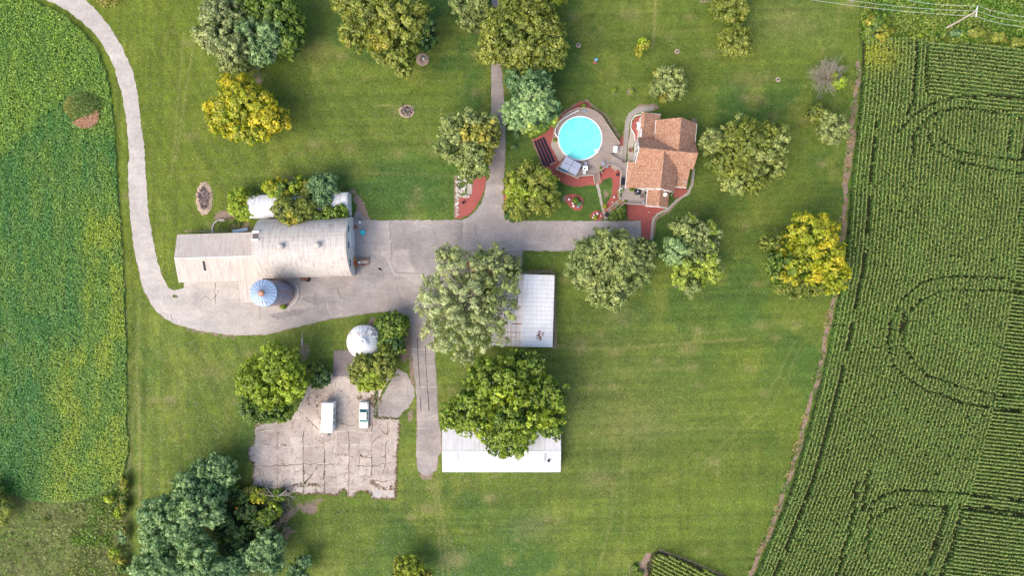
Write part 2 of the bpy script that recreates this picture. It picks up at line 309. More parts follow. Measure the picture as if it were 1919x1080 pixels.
# ------------------------------------------------------------------ the ground: one sheet, fine in view, reaching far beyond
def ground():
    xs = np.r_[[-1500, -700, -300, -180], np.arange(-135, 135.01, .36), [180, 300, 700, 1500]]
    ys = np.r_[[-1500, -700, -300, -140], np.arange(-85, 85.01, .36), [140, 300, 700, 1500]]
    X, Y = np.meshgrid(xs, ys); nx, ny = len(xs), len(ys)
    V = np.c_[X.ravel(), Y.ravel(), np.zeros(nx * ny)]
    i = np.arange((ny - 1) * (nx - 1)); r = i // (nx - 1); c = i % (nx - 1); a = r * nx + c
    F = np.c_[a, a + 1, a + nx + 1, a + nx]
    px = X.ravel() * S + 959.5; py = 540 - Y.ravel() * S
    A = lambda *c: np.array(c)[None, :]
    def mixc(C, c, t): return C * (1 - t[:, None]) + np.asarray(c)[None, :] * t[:, None]
    big = fbm(px, py, 160, 1); med = fbm(px, py, 45, 5); sm = fbm(px, py, 14, 9)
    C = np.tile(A(.100, .150, .018), (len(px), 1))
    C = mixc(C, (.060, .118, .018), sstep(.42, .66, big)); C = mixc(C, (.150, .185, .026), sstep(.5, .75, med) * .75)
    # left and centre-left lawn: warmer; around house and drive: cooler green
    C = mixc(C, (.125, .165, .012), sstep(560, 300, px) * sstep(640, 480, py) * .6)
    hs = np.exp(-(((px - 1120) / 190) ** 2 + ((py - 330) / 130) ** 2)); C = mixc(C, (.045, .105, .022), hs * .65)
    C = mixc(C, (.05, .115, .018), np.exp(-(((px - 790) / 130) ** 2 + ((py - 350) / 80) ** 2)) * .6)
    C = mixc(C, (.12, .165, .018), np.exp(-(((px - 1330) / 200) ** 2 + ((py - 880) / 200) ** 2)) * .75)
    C = mixc(C, (.11, .14, .03), np.exp(-(((px - 1120) / 180) ** 2 + ((py - 760) / 130) ** 2)) * .6)
    # mowing streaks
    st = fbm(px + py * .05, py + px * .03, 260, 21, 3, 7); st2 = fbm(px, py, 7, 25, 3, 240); st3 = fbm(px - py * .5, py, 8, 28, 2, 200)
    hz = sstep(560, 640, px); k = 1 + (st - .5) * .52 * (.35 + .65 * hz)
    k = k * (1 + (st2 - .5) * .75 * sstep(420, 300, px)); k = k * (1 + (st3 - .5) * .45 * np.exp(-(((px - 430) / 260) ** 2)))
    k = k * (1 + (st2 - .5) * .3 * sstep(760, 900, py))
    C *= k[:, None]; C *= (.80 + .40 * sm)[:, None] * np.array([1.12, 1.10, 1.2])[None]
    # pale wheel lines in the grass
    for ln, wd, v in (([(345, 60), (335, 170), (322, 330)], 2.0, .5), ([(368, 50), (350, 160), (330, 300)], 2.0, .5), ([(230, 1075), (244, 870), (256, 700), (262, 560)], 2, .4), ([(262, 1000), (262, 860), (259, 720)], 3, .6),
                      ([(830, 1079), (818, 960), (812, 900)], 2.0, .5), ([(842, 1079), (828, 980), (818, 900)], 2, .5), ([(865, 1060), (836, 1000), (822, 930)], 2, .4), ([(1030, 648), (1150, 655), (1320, 640), (1400, 636)], 3, .45),
                      ([(1228, 0), (1226, 60), (1222, 90)], 2.5, .8), ([(1100, 640), (1300, 628), (1500, 600)], 2, .25), ([(1240, 900), (1330, 860), (1430, 760), (1490, 640)], 2, .28), ([(1250, 908), (1345, 868), (1445, 768), (1503, 645)], 2, .25), ([(1150, 900), (1145, 980), (1120, 1078)], 3, .3), ([(1180, 860), (1172, 980), (1150, 1078)], 2.5, .25), ([(1180, 150), (1120, 130), (1075, 100)], 2, .2), ([(1560, 60), (1500, 180), (1420, 230), (1330, 200)], 2, .25), ([(1050, 60), (1200, 66), (1350, 50)], 3, .2), ([(880, 320), (700, 345), (540, 360)], 2.5, -.25), ([(300, 100), (330, 20)], 2.5, .2), ([(1060, 820), (1200, 806), (1380, 800)], 4, .22), ([(640, 990), (760, 975), (900, 990)], 4, -.25), ([(640, 1030), (760, 1040), (900, 1030)], 5, -.35), ([(700, 196), (735, 198), (760, 198)], 1.2, .8), ([(826, 204), (826, 220)], 1.2, .8),
                      ([(440, 330), (640, 322), (850, 330)], 3, .2), ([(1060, 770), (1110, 760), (1150, 778), (1165, 810)], 2, -.45), ([(1570, 300), (1560, 120), (1575, 10)], 5, .2), ([(1100, 700), (1300, 690)], 4, .2)):
        d = segdist(px, py, ln); t = np.exp(-(d / wd) ** 2) * abs(v)
        C = mixc(C, (.26, .26, .08) if v > 0 else (.03, .07, .012), t)
    # dry and thin spots
    dry = np.zeros(len(px)); rs = np.random.default_rng(3)
    for x, y, r, v in ((1350, 270, 9, .6), (590, 95, 40, .3), (640, 105, 12, .5), (920, 935, 12, .8), (800, 955, 14, .6), (770, 970, 9, .6), (850, 1050, 24, .6), (320, 750, 12, .7), (290, 750, 10, .6), (400, 700, 30, .25), (530, 610, 24, .5),
                       (1120, 900, 30, .35), (1290, 655, 14, .6), (1310, 620, 12, .5), (1400, 150, 30, .3), (1380, 330, 40, .3), (1180, 25, 20, .4), (1480, 40, 60, .3), (1330, 100, 15, .4), (590, 270, 14, .4), (1085, 640, 16, .5), (900, 320, 10, .2),
                       (1420, 185, 14, .5), (740, 120, 14, .4), (1160, 590, 30, .3), (1190, 800, 60, .2), (1040, 650, 10, .5), (1700, 30, 60, .3), (1160, 220, 20, .2), (1000, 990, 40, .3)):
        dry = np.maximum(dry, v * np.exp(-(((px - x) / r) ** 2 + ((py - y) / (r * .6)) ** 2)) * (.4 + 1.2 * sm))
    for _ in range(150):
        x, y, r = rs.uniform(240, 1600), rs.uniform(0, 1080), rs.uniform(3, 9); dry = np.maximum(dry, .45 * np.exp(-(((px - x) / r / 1.5) ** 2 + ((py - y) / r) ** 2)) * (.3 + 1.3 * sm))
    C = mixc(C, (.27, .24, .10), np.clip(dry, 0, 1))
    # fields
    fld = inpoly(px, py, FIELD); C[fld] = A(.045, .10, .025)
    mead = (px < 243) & (py > 870) & ~fld; C[mead] = (A(.14, .155, .05) * (.6 + .9 * fbm(px[mead], py[mead], 30, 40))[:, None])
    C = mixc(C, (.18, .15, .08), np.exp(-(segdist(px, py, FIELD[16:24]) / 5) ** 2) * mead * .6)
    rim = np.exp(-((segdist(px, py, FIELD[15:25]) - 1) / 3.5) ** 2); C = mixc(C, (.15, .19, .05), rim * .8)
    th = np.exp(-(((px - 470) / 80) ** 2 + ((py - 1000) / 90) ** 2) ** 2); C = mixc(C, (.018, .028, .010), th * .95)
    corn = (px > xb(py) + 7) & (py > 74 + (px - 1700) * .09 * (px > 1700)); C[corn] = A(.036, .044, .016)
    cp = inpoly(px, py, CORNP); C[cp] = A(.05, .045, .022)
    verge = (px > xb(py)) & ~corn; C[verge] = (A(.085, .15, .02) * (.5 + 1.1 * fbm(px[verge], py[verge], 16, 50))[:, None])
    # bare earth
    D = np.zeros(len(px)) - .25
    def line(ln, wd, v): 
        nonlocal D
        D = np.maximum(D, v * np.exp(-(segdist(px, py, ln) / wd) ** 2) - .25 * (1 - np.exp(-(segdist(px, py, ln) / wd) ** 2)))
    def spot(x, y, rx, ry, v):
        nonlocal D
        e = np.exp(-(((px - x) / rx) ** 2 + ((py - y) / ry) ** 2) ** 1.5); D = np.maximum(D, v * e - .25 * (1 - e))
    for q_ in (0,): D = D + .0
    ys_ = np.arange(118, 1110, 9.); line(list(zip(xb(ys_) - 1 + 3 * np.sin(ys_ / 13) * np.sin(ys_ / 31), ys_)), 5.4, 1.1); line(list(zip(xb(ys_[9:27]) - 7, ys_[9:27])), 6, .8)
    line([(1609, 30), (1609, 130)], 2.2, .8)
    line([(1215, 1042), (1205, 1060), (1208, 1079)], 8, 1.1); spot(1203, 1058, 10, 5, .8); line([(1236, 1031), (1300, 1055), (1356, 1080)], 3, .9); line([(1180, 1058), (1181, 1080)], 2, 1)
    line(FIELD[9:17], 2.2, .62); spot(580, 955, 20, 14, .95); line([(520, 985), (560, 950), (600, 940)], 12, .6); spot(540, 1000, 20, 30, .5); spot(790, 110, 13, 13, .75)
    line(ROAD[20:44], 2.6, .8); line([(350, 618), (390, 626), (440, 634)], 8, .5); line(ROAD[66:76], 2.0, .7); line(LANE[1:7], 1.5, .5); line(LANE[8:15], 1.5, .6); line([(978, 470), (1059, 471)], 2.2, .8); line([(979, 500), (979, 470)], 1.5, .8)
    line(SOUTH[1:12], 2.4, .85); line(SOUTH[12:19], 2.0, .8); spot(800, 893, 18, 10, .85); spot(825, 930, 10, 20, .4)
    line(PAD[7:36], 3, .8); spot(735, 925, 12, 12, .9); spot(592, 690, 22, 14, .9); spot(640, 668, 20, 20, .7); line([(700, 600), (690, 610)], 8, .9); spot(757, 655, 12, 28, 1.1); line([(766, 620), (772, 720)], 4, 1.0); spot(770, 780, 8, 20, .7)
    line([(975, 511), (1000, 510), (1035, 509)], 4, .95); line([(1038, 511), (1040, 600), (1041, 650)], 3.2, 1.1); line([(1035, 655), (1060, 655)], 3, .6); line([(830, 882), (1050, 883)], 2, .6)
    spot(420, 405, 26, 14, .9); spot(450, 425, 34, 14, .7); line([(345, 433), (400, 434), (478, 430)], 4, .7); line([(668, 372), (676, 385), (684, 408)], 9, 1.2); spot(660, 360, 12, 6, .9); spot(540, 335, 20, 10, .5); spot(500, 360, 20, 14, .5)
    spot(1040, 228, 16, 24, .5); line([(1045, 218), (1075, 198), (1100, 188), (1112, 200), (1135, 215), (1160, 255)], 3.6, .95); line([(1160, 290), (1172, 250), (1178, 220), (1200, 198), (1228, 198)], 6, .9); spot(1225, 200, 14, 8, .8); spot(1300, 228, 10, 12, .7)
    line([(998, 262), (1010, 290), (1018, 312)], 4, .9); line([(1300, 320), (1295, 350), (1268, 380), (1250, 398), (1228, 412), (1224, 445)], 3.5, .9); spot(1060, 372, 8, 10, .8); spot(1135, 365, 8, 12, .7)
    spot(1150, 172, 7, 8, .75); spot(1182, 171, 10, 9, .85); spot(485, 152, 10, 10, .8); spot(840, 950, 5, 4, .5); line([(854, 330), (853, 405)], 3.5, 1.0); spot(895, 60, 14, 8, .5); spot(1320, 2, 26, 3, .8)
    spot(566, 628, 3, 8, .6); spot(1595, 2, 8, 10, .6); spot(485, 795, 12, 8, .7); spot(572, 660, 14, 22, .7); spot(1270, 538, 24, 8, .4); spot(1700, 78, 30, 8, .4)
    X_, Y_ = np.abs(V[:, 0]), np.abs(V[:, 1]); far = np.maximum(sstep(118, 134, X_), sstep(70, 84, Y_)) * ~(inpoly(px, py, FIELD) | ((px > 1400) & (py < 1100))); C = mixc(C, (.10, .14, .022), far); D = D * (1 - far) - .25 * far
    me = bpy.data.meshes.new('ground'); m = len(F)
    me.vertices.add(len(V)); me.vertices.foreach_set('co', V.astype(np.float32).ravel()); me.loops.add(m * 4); me.loops.foreach_set('vertex_index', F.astype(np.int32).ravel())
    me.polygons.add(m); me.polygons.foreach_set('loop_start', np.arange(0, 4 * m, 4, dtype=np.int32)); me.polygons.foreach_set('loop_total', np.full(m, 4, np.int32)); me.update(calc_edges=True)
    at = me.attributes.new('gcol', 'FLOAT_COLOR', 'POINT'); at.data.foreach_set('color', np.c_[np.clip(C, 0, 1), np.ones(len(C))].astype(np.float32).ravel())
    at = me.attributes.new('dirt', 'FLOAT', 'POINT'); at.data.foreach_set('value', D.astype(np.float32))
    me.materials.append(M['lawn']); o = bpy.data.objects.new('ground', me); COL.objects.link(o); tag(o, kind='structure')
    return xs, ys, np.clip(C, 0, 1).reshape(ny, nx, 3), D.reshape(ny, nx)
GX = ground()

# ------------------------------------------------------------------ flat sheets: roads, pads, beds, paths
def ragged(pts, step=6, amp=1.2, closed=True, seed=0):
    r = random.Random(seed); out = []; n = len(pts)
    for i in range(n if closed else n - 1):
        (ax, ay), (bx, by) = pts[i], pts[(i + 1) % n]; L = math.hypot(bx - ax, by - ay); k = max(1, int(L / step))
        nx, ny = (-(by - ay) / (L + 1e-6), (bx - ax) / (L + 1e-6))
        for j in range(k):
            t = j / k; d = r.uniform(-amp, amp) if (j or True) else 0; out.append((ax + (bx - ax) * t + nx * d, ay + (by - ay) * t + ny * d))
    return out
def sheet(name, pts, z, mat, amp=1.0, step=6, th=None, parent=None, loc=None, seed=1):
    p = [W(x, y)[:2] for x, y in (ragged(pts, step, amp, seed=seed) if amp else pts)]
    lx, ly = (loc[0], loc[1]) if loc else (0, 0); p = [(x - lx, y - ly) for x, y in p]
    b = MB().prism(p, -.02, z) if th is None else MB().prism(p, z - th, z)
    return b.build(name, M[mat], parent, loc if loc and parent is None else (0, 0, 0))
def strip_pts(ln, wd):
    L, R = [], []
    for i, (x, y) in enumerate(ln):
        a = ln[max(0, i - 1)]; b = ln[min(len(ln) - 1, i + 1)]; dx, dy = b[0] - a[0], b[1] - a[1]; q = math.hypot(dx, dy) + 1e-9
        ww = wd[i] if hasattr(wd, '__len__') else wd
        L.append((x - dy / q * ww / 2, y + dx / q * ww / 2)); R.append((x + dy / q * ww / 2, y - dx / q * ww / 2))
    return L + R[::-1]
def struct(o): return tag(o, kind='structure')
struct(sheet('driveway', ROAD, .030, 'asphalt', 1.1, 5))
struct(sheet('access_lane', LANE, .022, 'lane_gravel', .8, 6)); struct(sheet('service_road', SOUTH, .036, 'dark_concrete' if 0 else 'asphalt', 1, 6))
struct(sheet('concrete_apron', [(672, 414), (731, 414), (733, 470), (735, 500), (742, 512), (775, 513), (786, 515), (780, 535), (772, 530), (760, 521), (738, 515), (728, 500), (718, 480), (690, 474), (664, 478), (664, 414)], .042, 'asphalt_pale', .6, 5))
struct(sheet('asphalt_patch', [(738, 468), (765, 468), (768, 490), (780, 512), (742, 511), (735, 495)], .036, 'asphalt_pale', .8, 5))
struct(sheet('drive_patch', [(868, 412), (890, 400), (905, 380), (912, 345), (943, 345), (944, 405), (985, 414), (1200, 415), (1200, 470), (980, 468), (925, 468), (870, 466)], .040, 'asphalt_pale', .8, 6))
struct(sheet('concrete_pad', PAD, .050, 'old_concrete', 1.8, 3.5))
struct(sheet('sealed_asphalt', [(734, 418), (850, 418), (872, 420), (880, 450), (866, 468), (850, 500), (842, 540), (800, 560), (784, 512), (770, 490), (768, 466), (738, 464)], .0385, 'sealed', 1.5, 6))
struct(sheet('asphalt_pad', [(745, 690), (762, 700), (775, 725), (778, 742), (765, 765), (750, 778), (742, 785), (712, 783), (706, 776), (716, 745), (735, 708)], .040, 'asphalt', 1.2, 5))
for q_ in ([(722, 590), (738, 578), (748, 566), (756, 570), (748, 584), (734, 592)], [(664, 520), (690, 505), (712, 502), (722, 520), (700, 540), (672, 545)], [(560, 560), (600, 552), (640, 556), (690, 562), (640, 570), (590, 572)], [(690, 476), (722, 482), (730, 500), (738, 520), (720, 512), (700, 496)], [(500, 590), (560, 580), (600, 574), (560, 590), (520, 600)]):
    struct(sheet('tar_patch', q_, .0445, 'sealed', 1.6, 4))
struct(sheet('dark_slab', [(626, 657), (672, 657), (672, 706), (624, 706)], .10, 'dark_concrete', .3, 8))
struct(sheet('broken_slab', [(696, 925), (707, 918), (715, 922), (717, 934), (697, 934)], .055, 'concrete', .5)); struct(sheet('broken_slab', [(727, 923), (740, 921), (740, 934), (726, 933)], .055, 'concrete', .5))
struct(sheet('road', [(1880, -14), (1925, 2), (2200, 40), (2200, -60), (1880, -60)], .02, 'gravel', .6))
0 and struct(sheet('road', [(296 + 30, 412), (345, 540), (480, 545), (480, 520), (345, 520)], .028, 'asphalt', .5)) if 0 else None

def cracks(name, lines, mat, z, wd=(.9, 1.6), amp=1.5, step=5):
    b = MB(); r = random.Random(5)
    for ln in lines:
        q = ragged(ln, step, amp, False, r.random()) + [ln[-1]]
        # broken into dashes so the line fades in and out
        i = 0
        while i < len(q) - 1:
            j = min(len(q) - 1, i + r.randint(2, 7)); seg = q[i:j + 1]; k = r.uniform(*wd)
            if len(seg) > 1:
                pp = strip_pts(seg, [k * r.uniform(.5, 1.2) for _ in seg]); b.prism([W(x, y)[:2] for x, y in pp], .0, z)
            i = j + (1 if r.random() < .25 else 0)
    return struct(b.build(name, M[mat]))
GR = [[(478, 808), (522, 808), (568, 806), (608, 808), (654, 808), (697, 812)], [(476, 835), (520, 834), (566, 836), (610, 834), (655, 836), (697, 832)], [(474, 874), (521, 874), (568, 871), (608, 871), (654, 873), (697, 875), (742, 866)],
      [(521, 808), (520, 840), (521, 874), (520, 912)], [(568.5, 808), (569, 925)], [(608, 790), (608, 870), (608, 925)], [(654, 810), (654, 870), (653, 930)], [(697, 790), (697, 870), (697, 912)], [(724, 825), (722, 870), (716, 890)]]
cracks('pavement_cracks', GR[3:9] + [GR[2], [(697, 832), (716, 812)], [(707, 800), (725, 815), (728, 790)], [(608, 906), (640, 890), (654, 885)], [(570, 908), (585, 890), (594, 874)], [(672, 880), (675, 850), (680, 858), (697, 858)],
                             [(483, 882), (492, 900), (497, 910)], [(497, 908), (530, 914), (568, 912), (600, 908)], [(697, 900), (720, 905), (738, 898)], [(575, 785), (590, 800), (596, 806)], [(560, 770), (568, 778), (577, 786)],
                             [(706, 785), (748, 786)], [(704, 700), (706, 800)], [(480, 808), (500, 806)], [(610, 828), (625, 822)], [(680, 900), (697, 895)], [(575, 745), (580, 760)], [(640, 795), (660, 800), (672, 795)]], 'crack', .056, (.5, 1.9))
cracks('pavement_seams', GR[:3] + [[(485, 836), (510, 832), (540, 836), (560, 840)], [(530, 908), (521, 895)], [(522, 895), (545, 905), (568, 912)], [(608, 900), (630, 912), (654, 916)], [(665, 915), (690, 905)], [(540, 835), (545, 870), (543, 905)], [(500, 838), (497, 874)],
                               [(630, 810), (627, 860), (632, 872)], [(655, 898), (697, 898)], [(570, 925), (568, 880)], [(675, 870), (674, 910)]], 'pale_seam', .053, (1.0, 2.0))
cracks('drive_cracks', [[(731, 414), (732, 450), (734, 495), (742, 511), (785, 513)], [(633, 540), (638, 560)], [(890, 420), (894, 446)], [(590, 550), (592, 562)], [(400, 560), (410, 545)], [(375, 565), (385, 555), (396, 565)], [(320, 590), (324, 600)],
                        [(545, 578), (560, 595)], [(700, 420), (699, 412)], [(488, 560), (487, 600)], [(404, 530), (404, 570)]], 'crack', .048, (.6, 1.2))
cracks('drive_seams', [[(612, 568), (622, 596)], [(640, 566), (638, 592)], [(748, 540), (760, 560)], [(920, 468), (978, 469)], [(870, 414), (869, 465)]], 'pale_seam', .047, (.8, 1.4))
cracks('wheel_ruts', [[(782, 634), (784, 680), (787, 730), (789, 772)], [(797, 650), (799, 700), (803, 750), (804, 772)]], 'dark', .042, (1.1, 1.6), .2, 12)
cracks('road_joints', [[(772, 655), (800, 655), (815, 656)], [(782, 726), (817, 726)], [(783, 804), (800, 803), (806, 810)], [(800, 784), (818, 779)]], 'pale_seam', .041, (1, 1.5), .5)
# ------------------------------------------------------------------ mulch beds and paths round the house
struct(sheet('mulch_bed', [(998, 262), (1022, 249), (1036, 234), (1046, 221), (1060, 209), (1076, 199), (1086, 191), (1096, 189), (1105, 194), (1108, 204), (1126, 213), (1139, 232), (1152, 254), (1162, 262), (1168, 252), (1169, 300), (1176, 340), (1160, 372),
                           (1140, 396), (1131, 401), (1129, 394), (1136, 382), (1146, 367), (1148, 350), (1147, 334), (1141, 332), (1130, 338), (1124, 346), (1113, 348), (1104, 347), (1088, 350), (1070, 349), (1055, 343), (1040, 334), (1020, 316)], .03, 'mulch', .7, 5))
struct(sheet('mulch_bed', [(1174, 384), (1210, 380), (1245, 384), (1244, 393), (1227, 403), (1222, 411), (1221, 448), (1212, 450), (1200, 445), (1201, 413), (1176, 413)], .028, 'mulch', .4, 5))
struct(sheet('mulch_bed', [(1183, 232), (1190, 221), (1207, 212), (1212, 240), (1200, 262), (1193, 268), (1190, 262), (1190, 248), (1184, 241)], .03, 'mulch', .3))
struct(sheet('mulch_bed', [(1262, 340), (1286, 345), (1287, 360), (1278, 370), (1262, 371)], .03, 'mulch', .3))
struct(sheet('mulch_bed', [(860, 371), (884, 364), (886, 344), (895, 311), (904, 322), (911, 334), (909, 350), (902, 370), (891, 390), (878, 403), (862, 410), (853, 410), (856, 372)], .046, 'mulch', .4))
struct(sheet('mulch_bed', [(942, 355), (952, 352), (985, 385), (990, 405), (965, 408), (945, 395)], .026, 'mulch', 1)); struct(sheet('mulch_bed', [(866, 498), (876, 490), (900, 500), (925, 510), (900, 516), (880, 508)], .05, 'mulch', 1))
struct(sheet('mulch_bed', [(1062, 365), (1072, 363), (1085, 366), (1092, 371), (1093, 379), (1092, 388), (1087, 394), (1077, 394), (1067, 387), (1061, 379)], .03, 'mulch', .5, 4))
struct(sheet('mulch_bed', [(1119 + 12.5 * math.cos(t * .5236), 404.5 + 9.5 * math.sin(t * .5236)) for t in range(12)], .05, 'mulch', .4, 4)); struct(sheet('mulch_bed', [(1115 + 4 * math.cos(t), 117 + 3.5 * math.sin(t)) for t in range(6)], .03, 'mulch', .3, 3))
struct(sheet('stone_path', strip_pts([(1226, 203), (1205, 204), (1192, 208), (1182, 215), (1176, 228), (1173, 260), (1170, 290), (1169, 304)], [8, 10, 10, 10, 9, 8, 8, 8]), .035, 'grey_path', .3))
struct(sheet('stone_path', [(1181, 243), (1186, 243), (1190, 252), (1190, 266), (1186, 275), (1187, 300), (1176, 303), (1177, 270)], .04, 'stone_path', .4))
struct(sheet('gravel_bed', [(1152, 273), (1167, 273), (1166, 305), (1143, 292)], .033, 'stone', .4)); struct(sheet('gravel_bed', [(1035, 258), (1046, 262), (1050, 280), (1060, 292), (1050, 303), (1046, 300), (1032, 272)], .033, 'stone_path', .6))
struct(sheet('stone_border', strip_pts([(1300, 316), (1297, 345), (1290, 362), (1268, 376), (1252, 392), (1232, 402), (1225, 410), (1222, 425), (1221, 450)], 4.5), .09, 'stone_path', .4)); struct(sheet('edging_stones', strip_pts([(1205, 213), (1190, 217), (1183, 226), (1182, 240), (1189, 252), (1190, 265)], 1.3), .12, 'trim', .2))
struct(sheet('stone_path', strip_pts([(1119, 344), (1122, 355), (1125, 370), (1128, 385), (1132, 400), (1136, 410)], [6, 5, 5, 4.5, 5, 7]), .04, 'stone_path', .6, 3))
struct(sheet('old_foundation', strip_pts([(399, 437), (398, 428), (402, 418), (410, 413), (421, 412)], 2.6), .25, 'concrete', .3, 4))
# ------------------------------------------------------------------ buildings
R18 = math.radians(1.8)
def arch(v0, v1, z0, z1, n=18, pw=2.0):
    mid = (v0 + v1) / 2; hw = (v1 - v0) / 2
    return [(mid - hw * math.cos(math.pi * i / n), z0 + (z1 - z0) * (math.sin(math.pi * i / n) ** (2 / pw))) for i in range(n + 1)]
def arch_roof(mb, u0, u1, prof, t=.15):
    n = len(prof); c = (sum(p[0] for p in prof) / n, min(p[1] for p in prof))
    inn = [(c[0] + (p[0] - c[0]) * .985, p[1] - t) for p in prof]
    vs = [(u0, *p) for p in prof] + [(u1, *p) for p in prof] + [(u0, *p) for p in inn] + [(u1, *p) for p in inn]
    fs = []
    for i in range(n - 1):
        fs += [(i, i + n, i + n + 1, i + 1), (i + 2 * n, i + 2 * n + 1, i + 3 * n + 1, i + 3 * n), (i, i + 1, i + 1 + 2 * n, i + 2 * n), (i + n, i + 3 * n, i + 3 * n + 1, i + n + 1)]
    fs += [(0, 2 * n, 3 * n, n), (n - 1, 2 * n - 1, 4 * n - 1, 3 * n - 1)]
    mb.add(vs, fs)
def arch_wall(mb, u, prof, z0=0, t=.2, sgn=1):
    p = [(prof[0][0] + .1, z0)] + [(q[0], q[1] - .1) for q in prof] + [(prof[-1][0] - .1, z0)]; n = len(p)
    mb.add([(u, *q) for q in p] + [(u - sgn * t, *q) for q in p], [tuple(range(n)) if sgn > 0 else tuple(range(n))[::-1], tuple(range(2 * n - 1, n - 1, -1)) if sgn > 0 else tuple(range(n, 2 * n))] + [(i, i + n, (i + 1) % n + n, (i + 1) % n) for i in range(n)])
BO = W(478, 480)
barn = thing('barn', 'big weathered white barn with a rounded arched metal roof and two round ridge vents', 'barn', BO, R18)
bp = arch(-4.85, 7.35, 2.4, 8.1, 22, 1.75)
m = MB(); arch_roof(m, 2.4, 20.9, bp); m.build('roof', M['barn_roof'], barn, smooth=False)
[MB().box((11.6, y, 1.2), (18.2, .2, 2.5)).build('wall', M['white_wall'], barn) for y in (-4.6, 7.1)]
m = MB(); arch_wall(m, 20.75, bp); m.build('gable_wall', M['white_wall'], barn); m = MB(); arch_wall(m, 2.6, bp, sgn=-1); m.build('gable_wall', M['white_wall'], barn)
m = MB(); [m.box((20.8, y, 1.75), (.14, 1.7, .12)) for y in (2.6,)]
for y0, z0, wd, hg, nm in ((3.0, 2.1, 3.4, 3.6, 'garage_door'),):
    g = MB().box((20.83, y0, z0), (.16, wd, hg)).build(nm, M['glass_blue'] if 0 else M['white_plastic'], barn)
    MB().box((20.93, y0, z0 - .9), (.05, wd, .06)).box((20.93, y0, z0), (.05, wd, .06)).box((20.93, y0, z0 + .9), (.05, wd, .06)).build('door_rail', M['grey_metal'], g)
for y, z in ((4.6, 5.2), (1.3, 5.6), (-2.2, 4.6)):
    f = MB().box((20.80, y, z), (.12, 1.25, 1.3)).build('window', M['glass_dark'], barn); MB().box((20.85, y, z + .7), (.12, 1.45, .12)).build('lintel', M['trim'], f); MB().box((20.85, y, z - .7), (.12, 1.45, .12)).build('sill', M['trim'], f)
for u in (8.3, 15.5):
    v = MB().lathe([(.5, -.1), (.5, .5), (.62, .55), (.6, .75), (.35, .95), (.05, 1.02)], (u, 1.25, 8.05), 18).build('roof_vent', M['barn_roof'], barn, smooth=True)
    MB().box((u + .5, 1.25, 8.06), (1.9, 1.5, .12)).build('vent_base', M['barn_roof'], v)
MB().box((3.1, 2.75, 7.95), (1.4, .35, .7)).build('roof_hatch', M['white_paint'], barn); MB().box((3.1, 4.3, 7.3), (1.4, .45, .7)).build('roof_hatch', M['white_paint'], barn); MB().box((3.1, 3.5, 7.42), (1.1, 1.2, .5), rx=-.3).build('hatch_opening', M['ash'], barn)
MB().box((12, 1.1, 8.1), (17, .25, .05)).build('ridge_cap', M['barn_roof'], barn)

wing = thing('barn_wing', 'long low weathered shed wing with a worn gabled metal roof joined to the barn', 'barn wing', BO, R18)
def gable(root, u0, u1, v0, v1, ze, zr, mat, wall, vr=None, ov=.3, axis='u', ze1=None, wins=()):
    """ridge along u (or v when axis='v'), eaves at v0/v1"""
    vr = (v0 + v1) / 2 if vr is None else vr; ze1 = ze if ze1 is None else ze1
    P = (lambda u, v, z: (u, v, z)) if axis == 'u' else (lambda u, v, z: (v, u, z))
    m = MB().slab([P(u0, v0, ze), P(u1, v0, ze), P(u1, vr, zr), P(u0, vr, zr)], .1); r1 = m.build('roof', M[mat[0] if isinstance(mat, tuple) else mat], root)
    m = MB().slab([P(u0, vr, zr), P(u1, vr, zr), P(u1, v1, ze1), P(u0, v1, ze1)], .1); r2 = m.build('roof', M[mat[1] if isinstance(mat, tuple) else mat], root)
    a, b, c, d = u0 + ov, u1 - ov, v0 + ov, v1 - ov; k0 = ze + (zr - ze) * ov / (vr - v0) - .1; k1 = ze1 + (zr - ze1) * ov / (v1 - vr) - .1
    vs = [P(a, c, 0), P(b, c, 0), P(b, d, 0), P(a, d, 0), P(a, c, k0), P(b, c, k0), P(b, d, k1), P(a, d, k1), P(a, vr, zr - .12), P(b, vr, zr - .12)]
    MB().add(vs, [(0, 1, 5, 4), (2, 3, 7, 6), (0, 4, 8, 7, 3), (1, 2, 6, 9, 5)]).build('wall', M[wall], root)
    cap = MB().tube([P(u0, vr, zr + .02), P(u1, vr, zr + .02)], .07, 6).build('ridge_cap', M['trim'] if mat[0] != 's' else M['shingle'], root)
    return r1
gable(wing, -14.6, 2.5, -5.1, 4.7, 3.0, 4.6, 'wing_roof', 'white_wall', -.2, .25)
MB().slab([(-2.4, -5.05, 3.03), (3.2, -5.05, 3.03), (4.6, -9.6, 2.15), (-2.4, -9.6, 2.15)], .1).build('lean_to_roof', M['wing_roof'], wing)
for u in (-2.2, 1.0, 4.2): MB().box((u, -9.3, 1.05), (.16, .16, 2.1)).build('post', M['rail_wood'], wing)
MB().box((-8.8, -1.9, 4.02), (.5, 2.0, .12), rx=.31).build('skylight', M['dark'], wing); MB().slab([(-11, -4.9, .3), (-10.8, -5.6, .3), (-10.7, -5.6, .2), (-10.9, -4.9, .2)], .05)
lean = tag(MB().box((0, 0, 0), (3.2, .7, .06), rz=.17, rx=.35).build('metal_sheet', M['light_blue_metal'], None, W(450, 432, .4)), 'pale blue metal sheet leaning on the back of the barn wing', 'metal sheet')

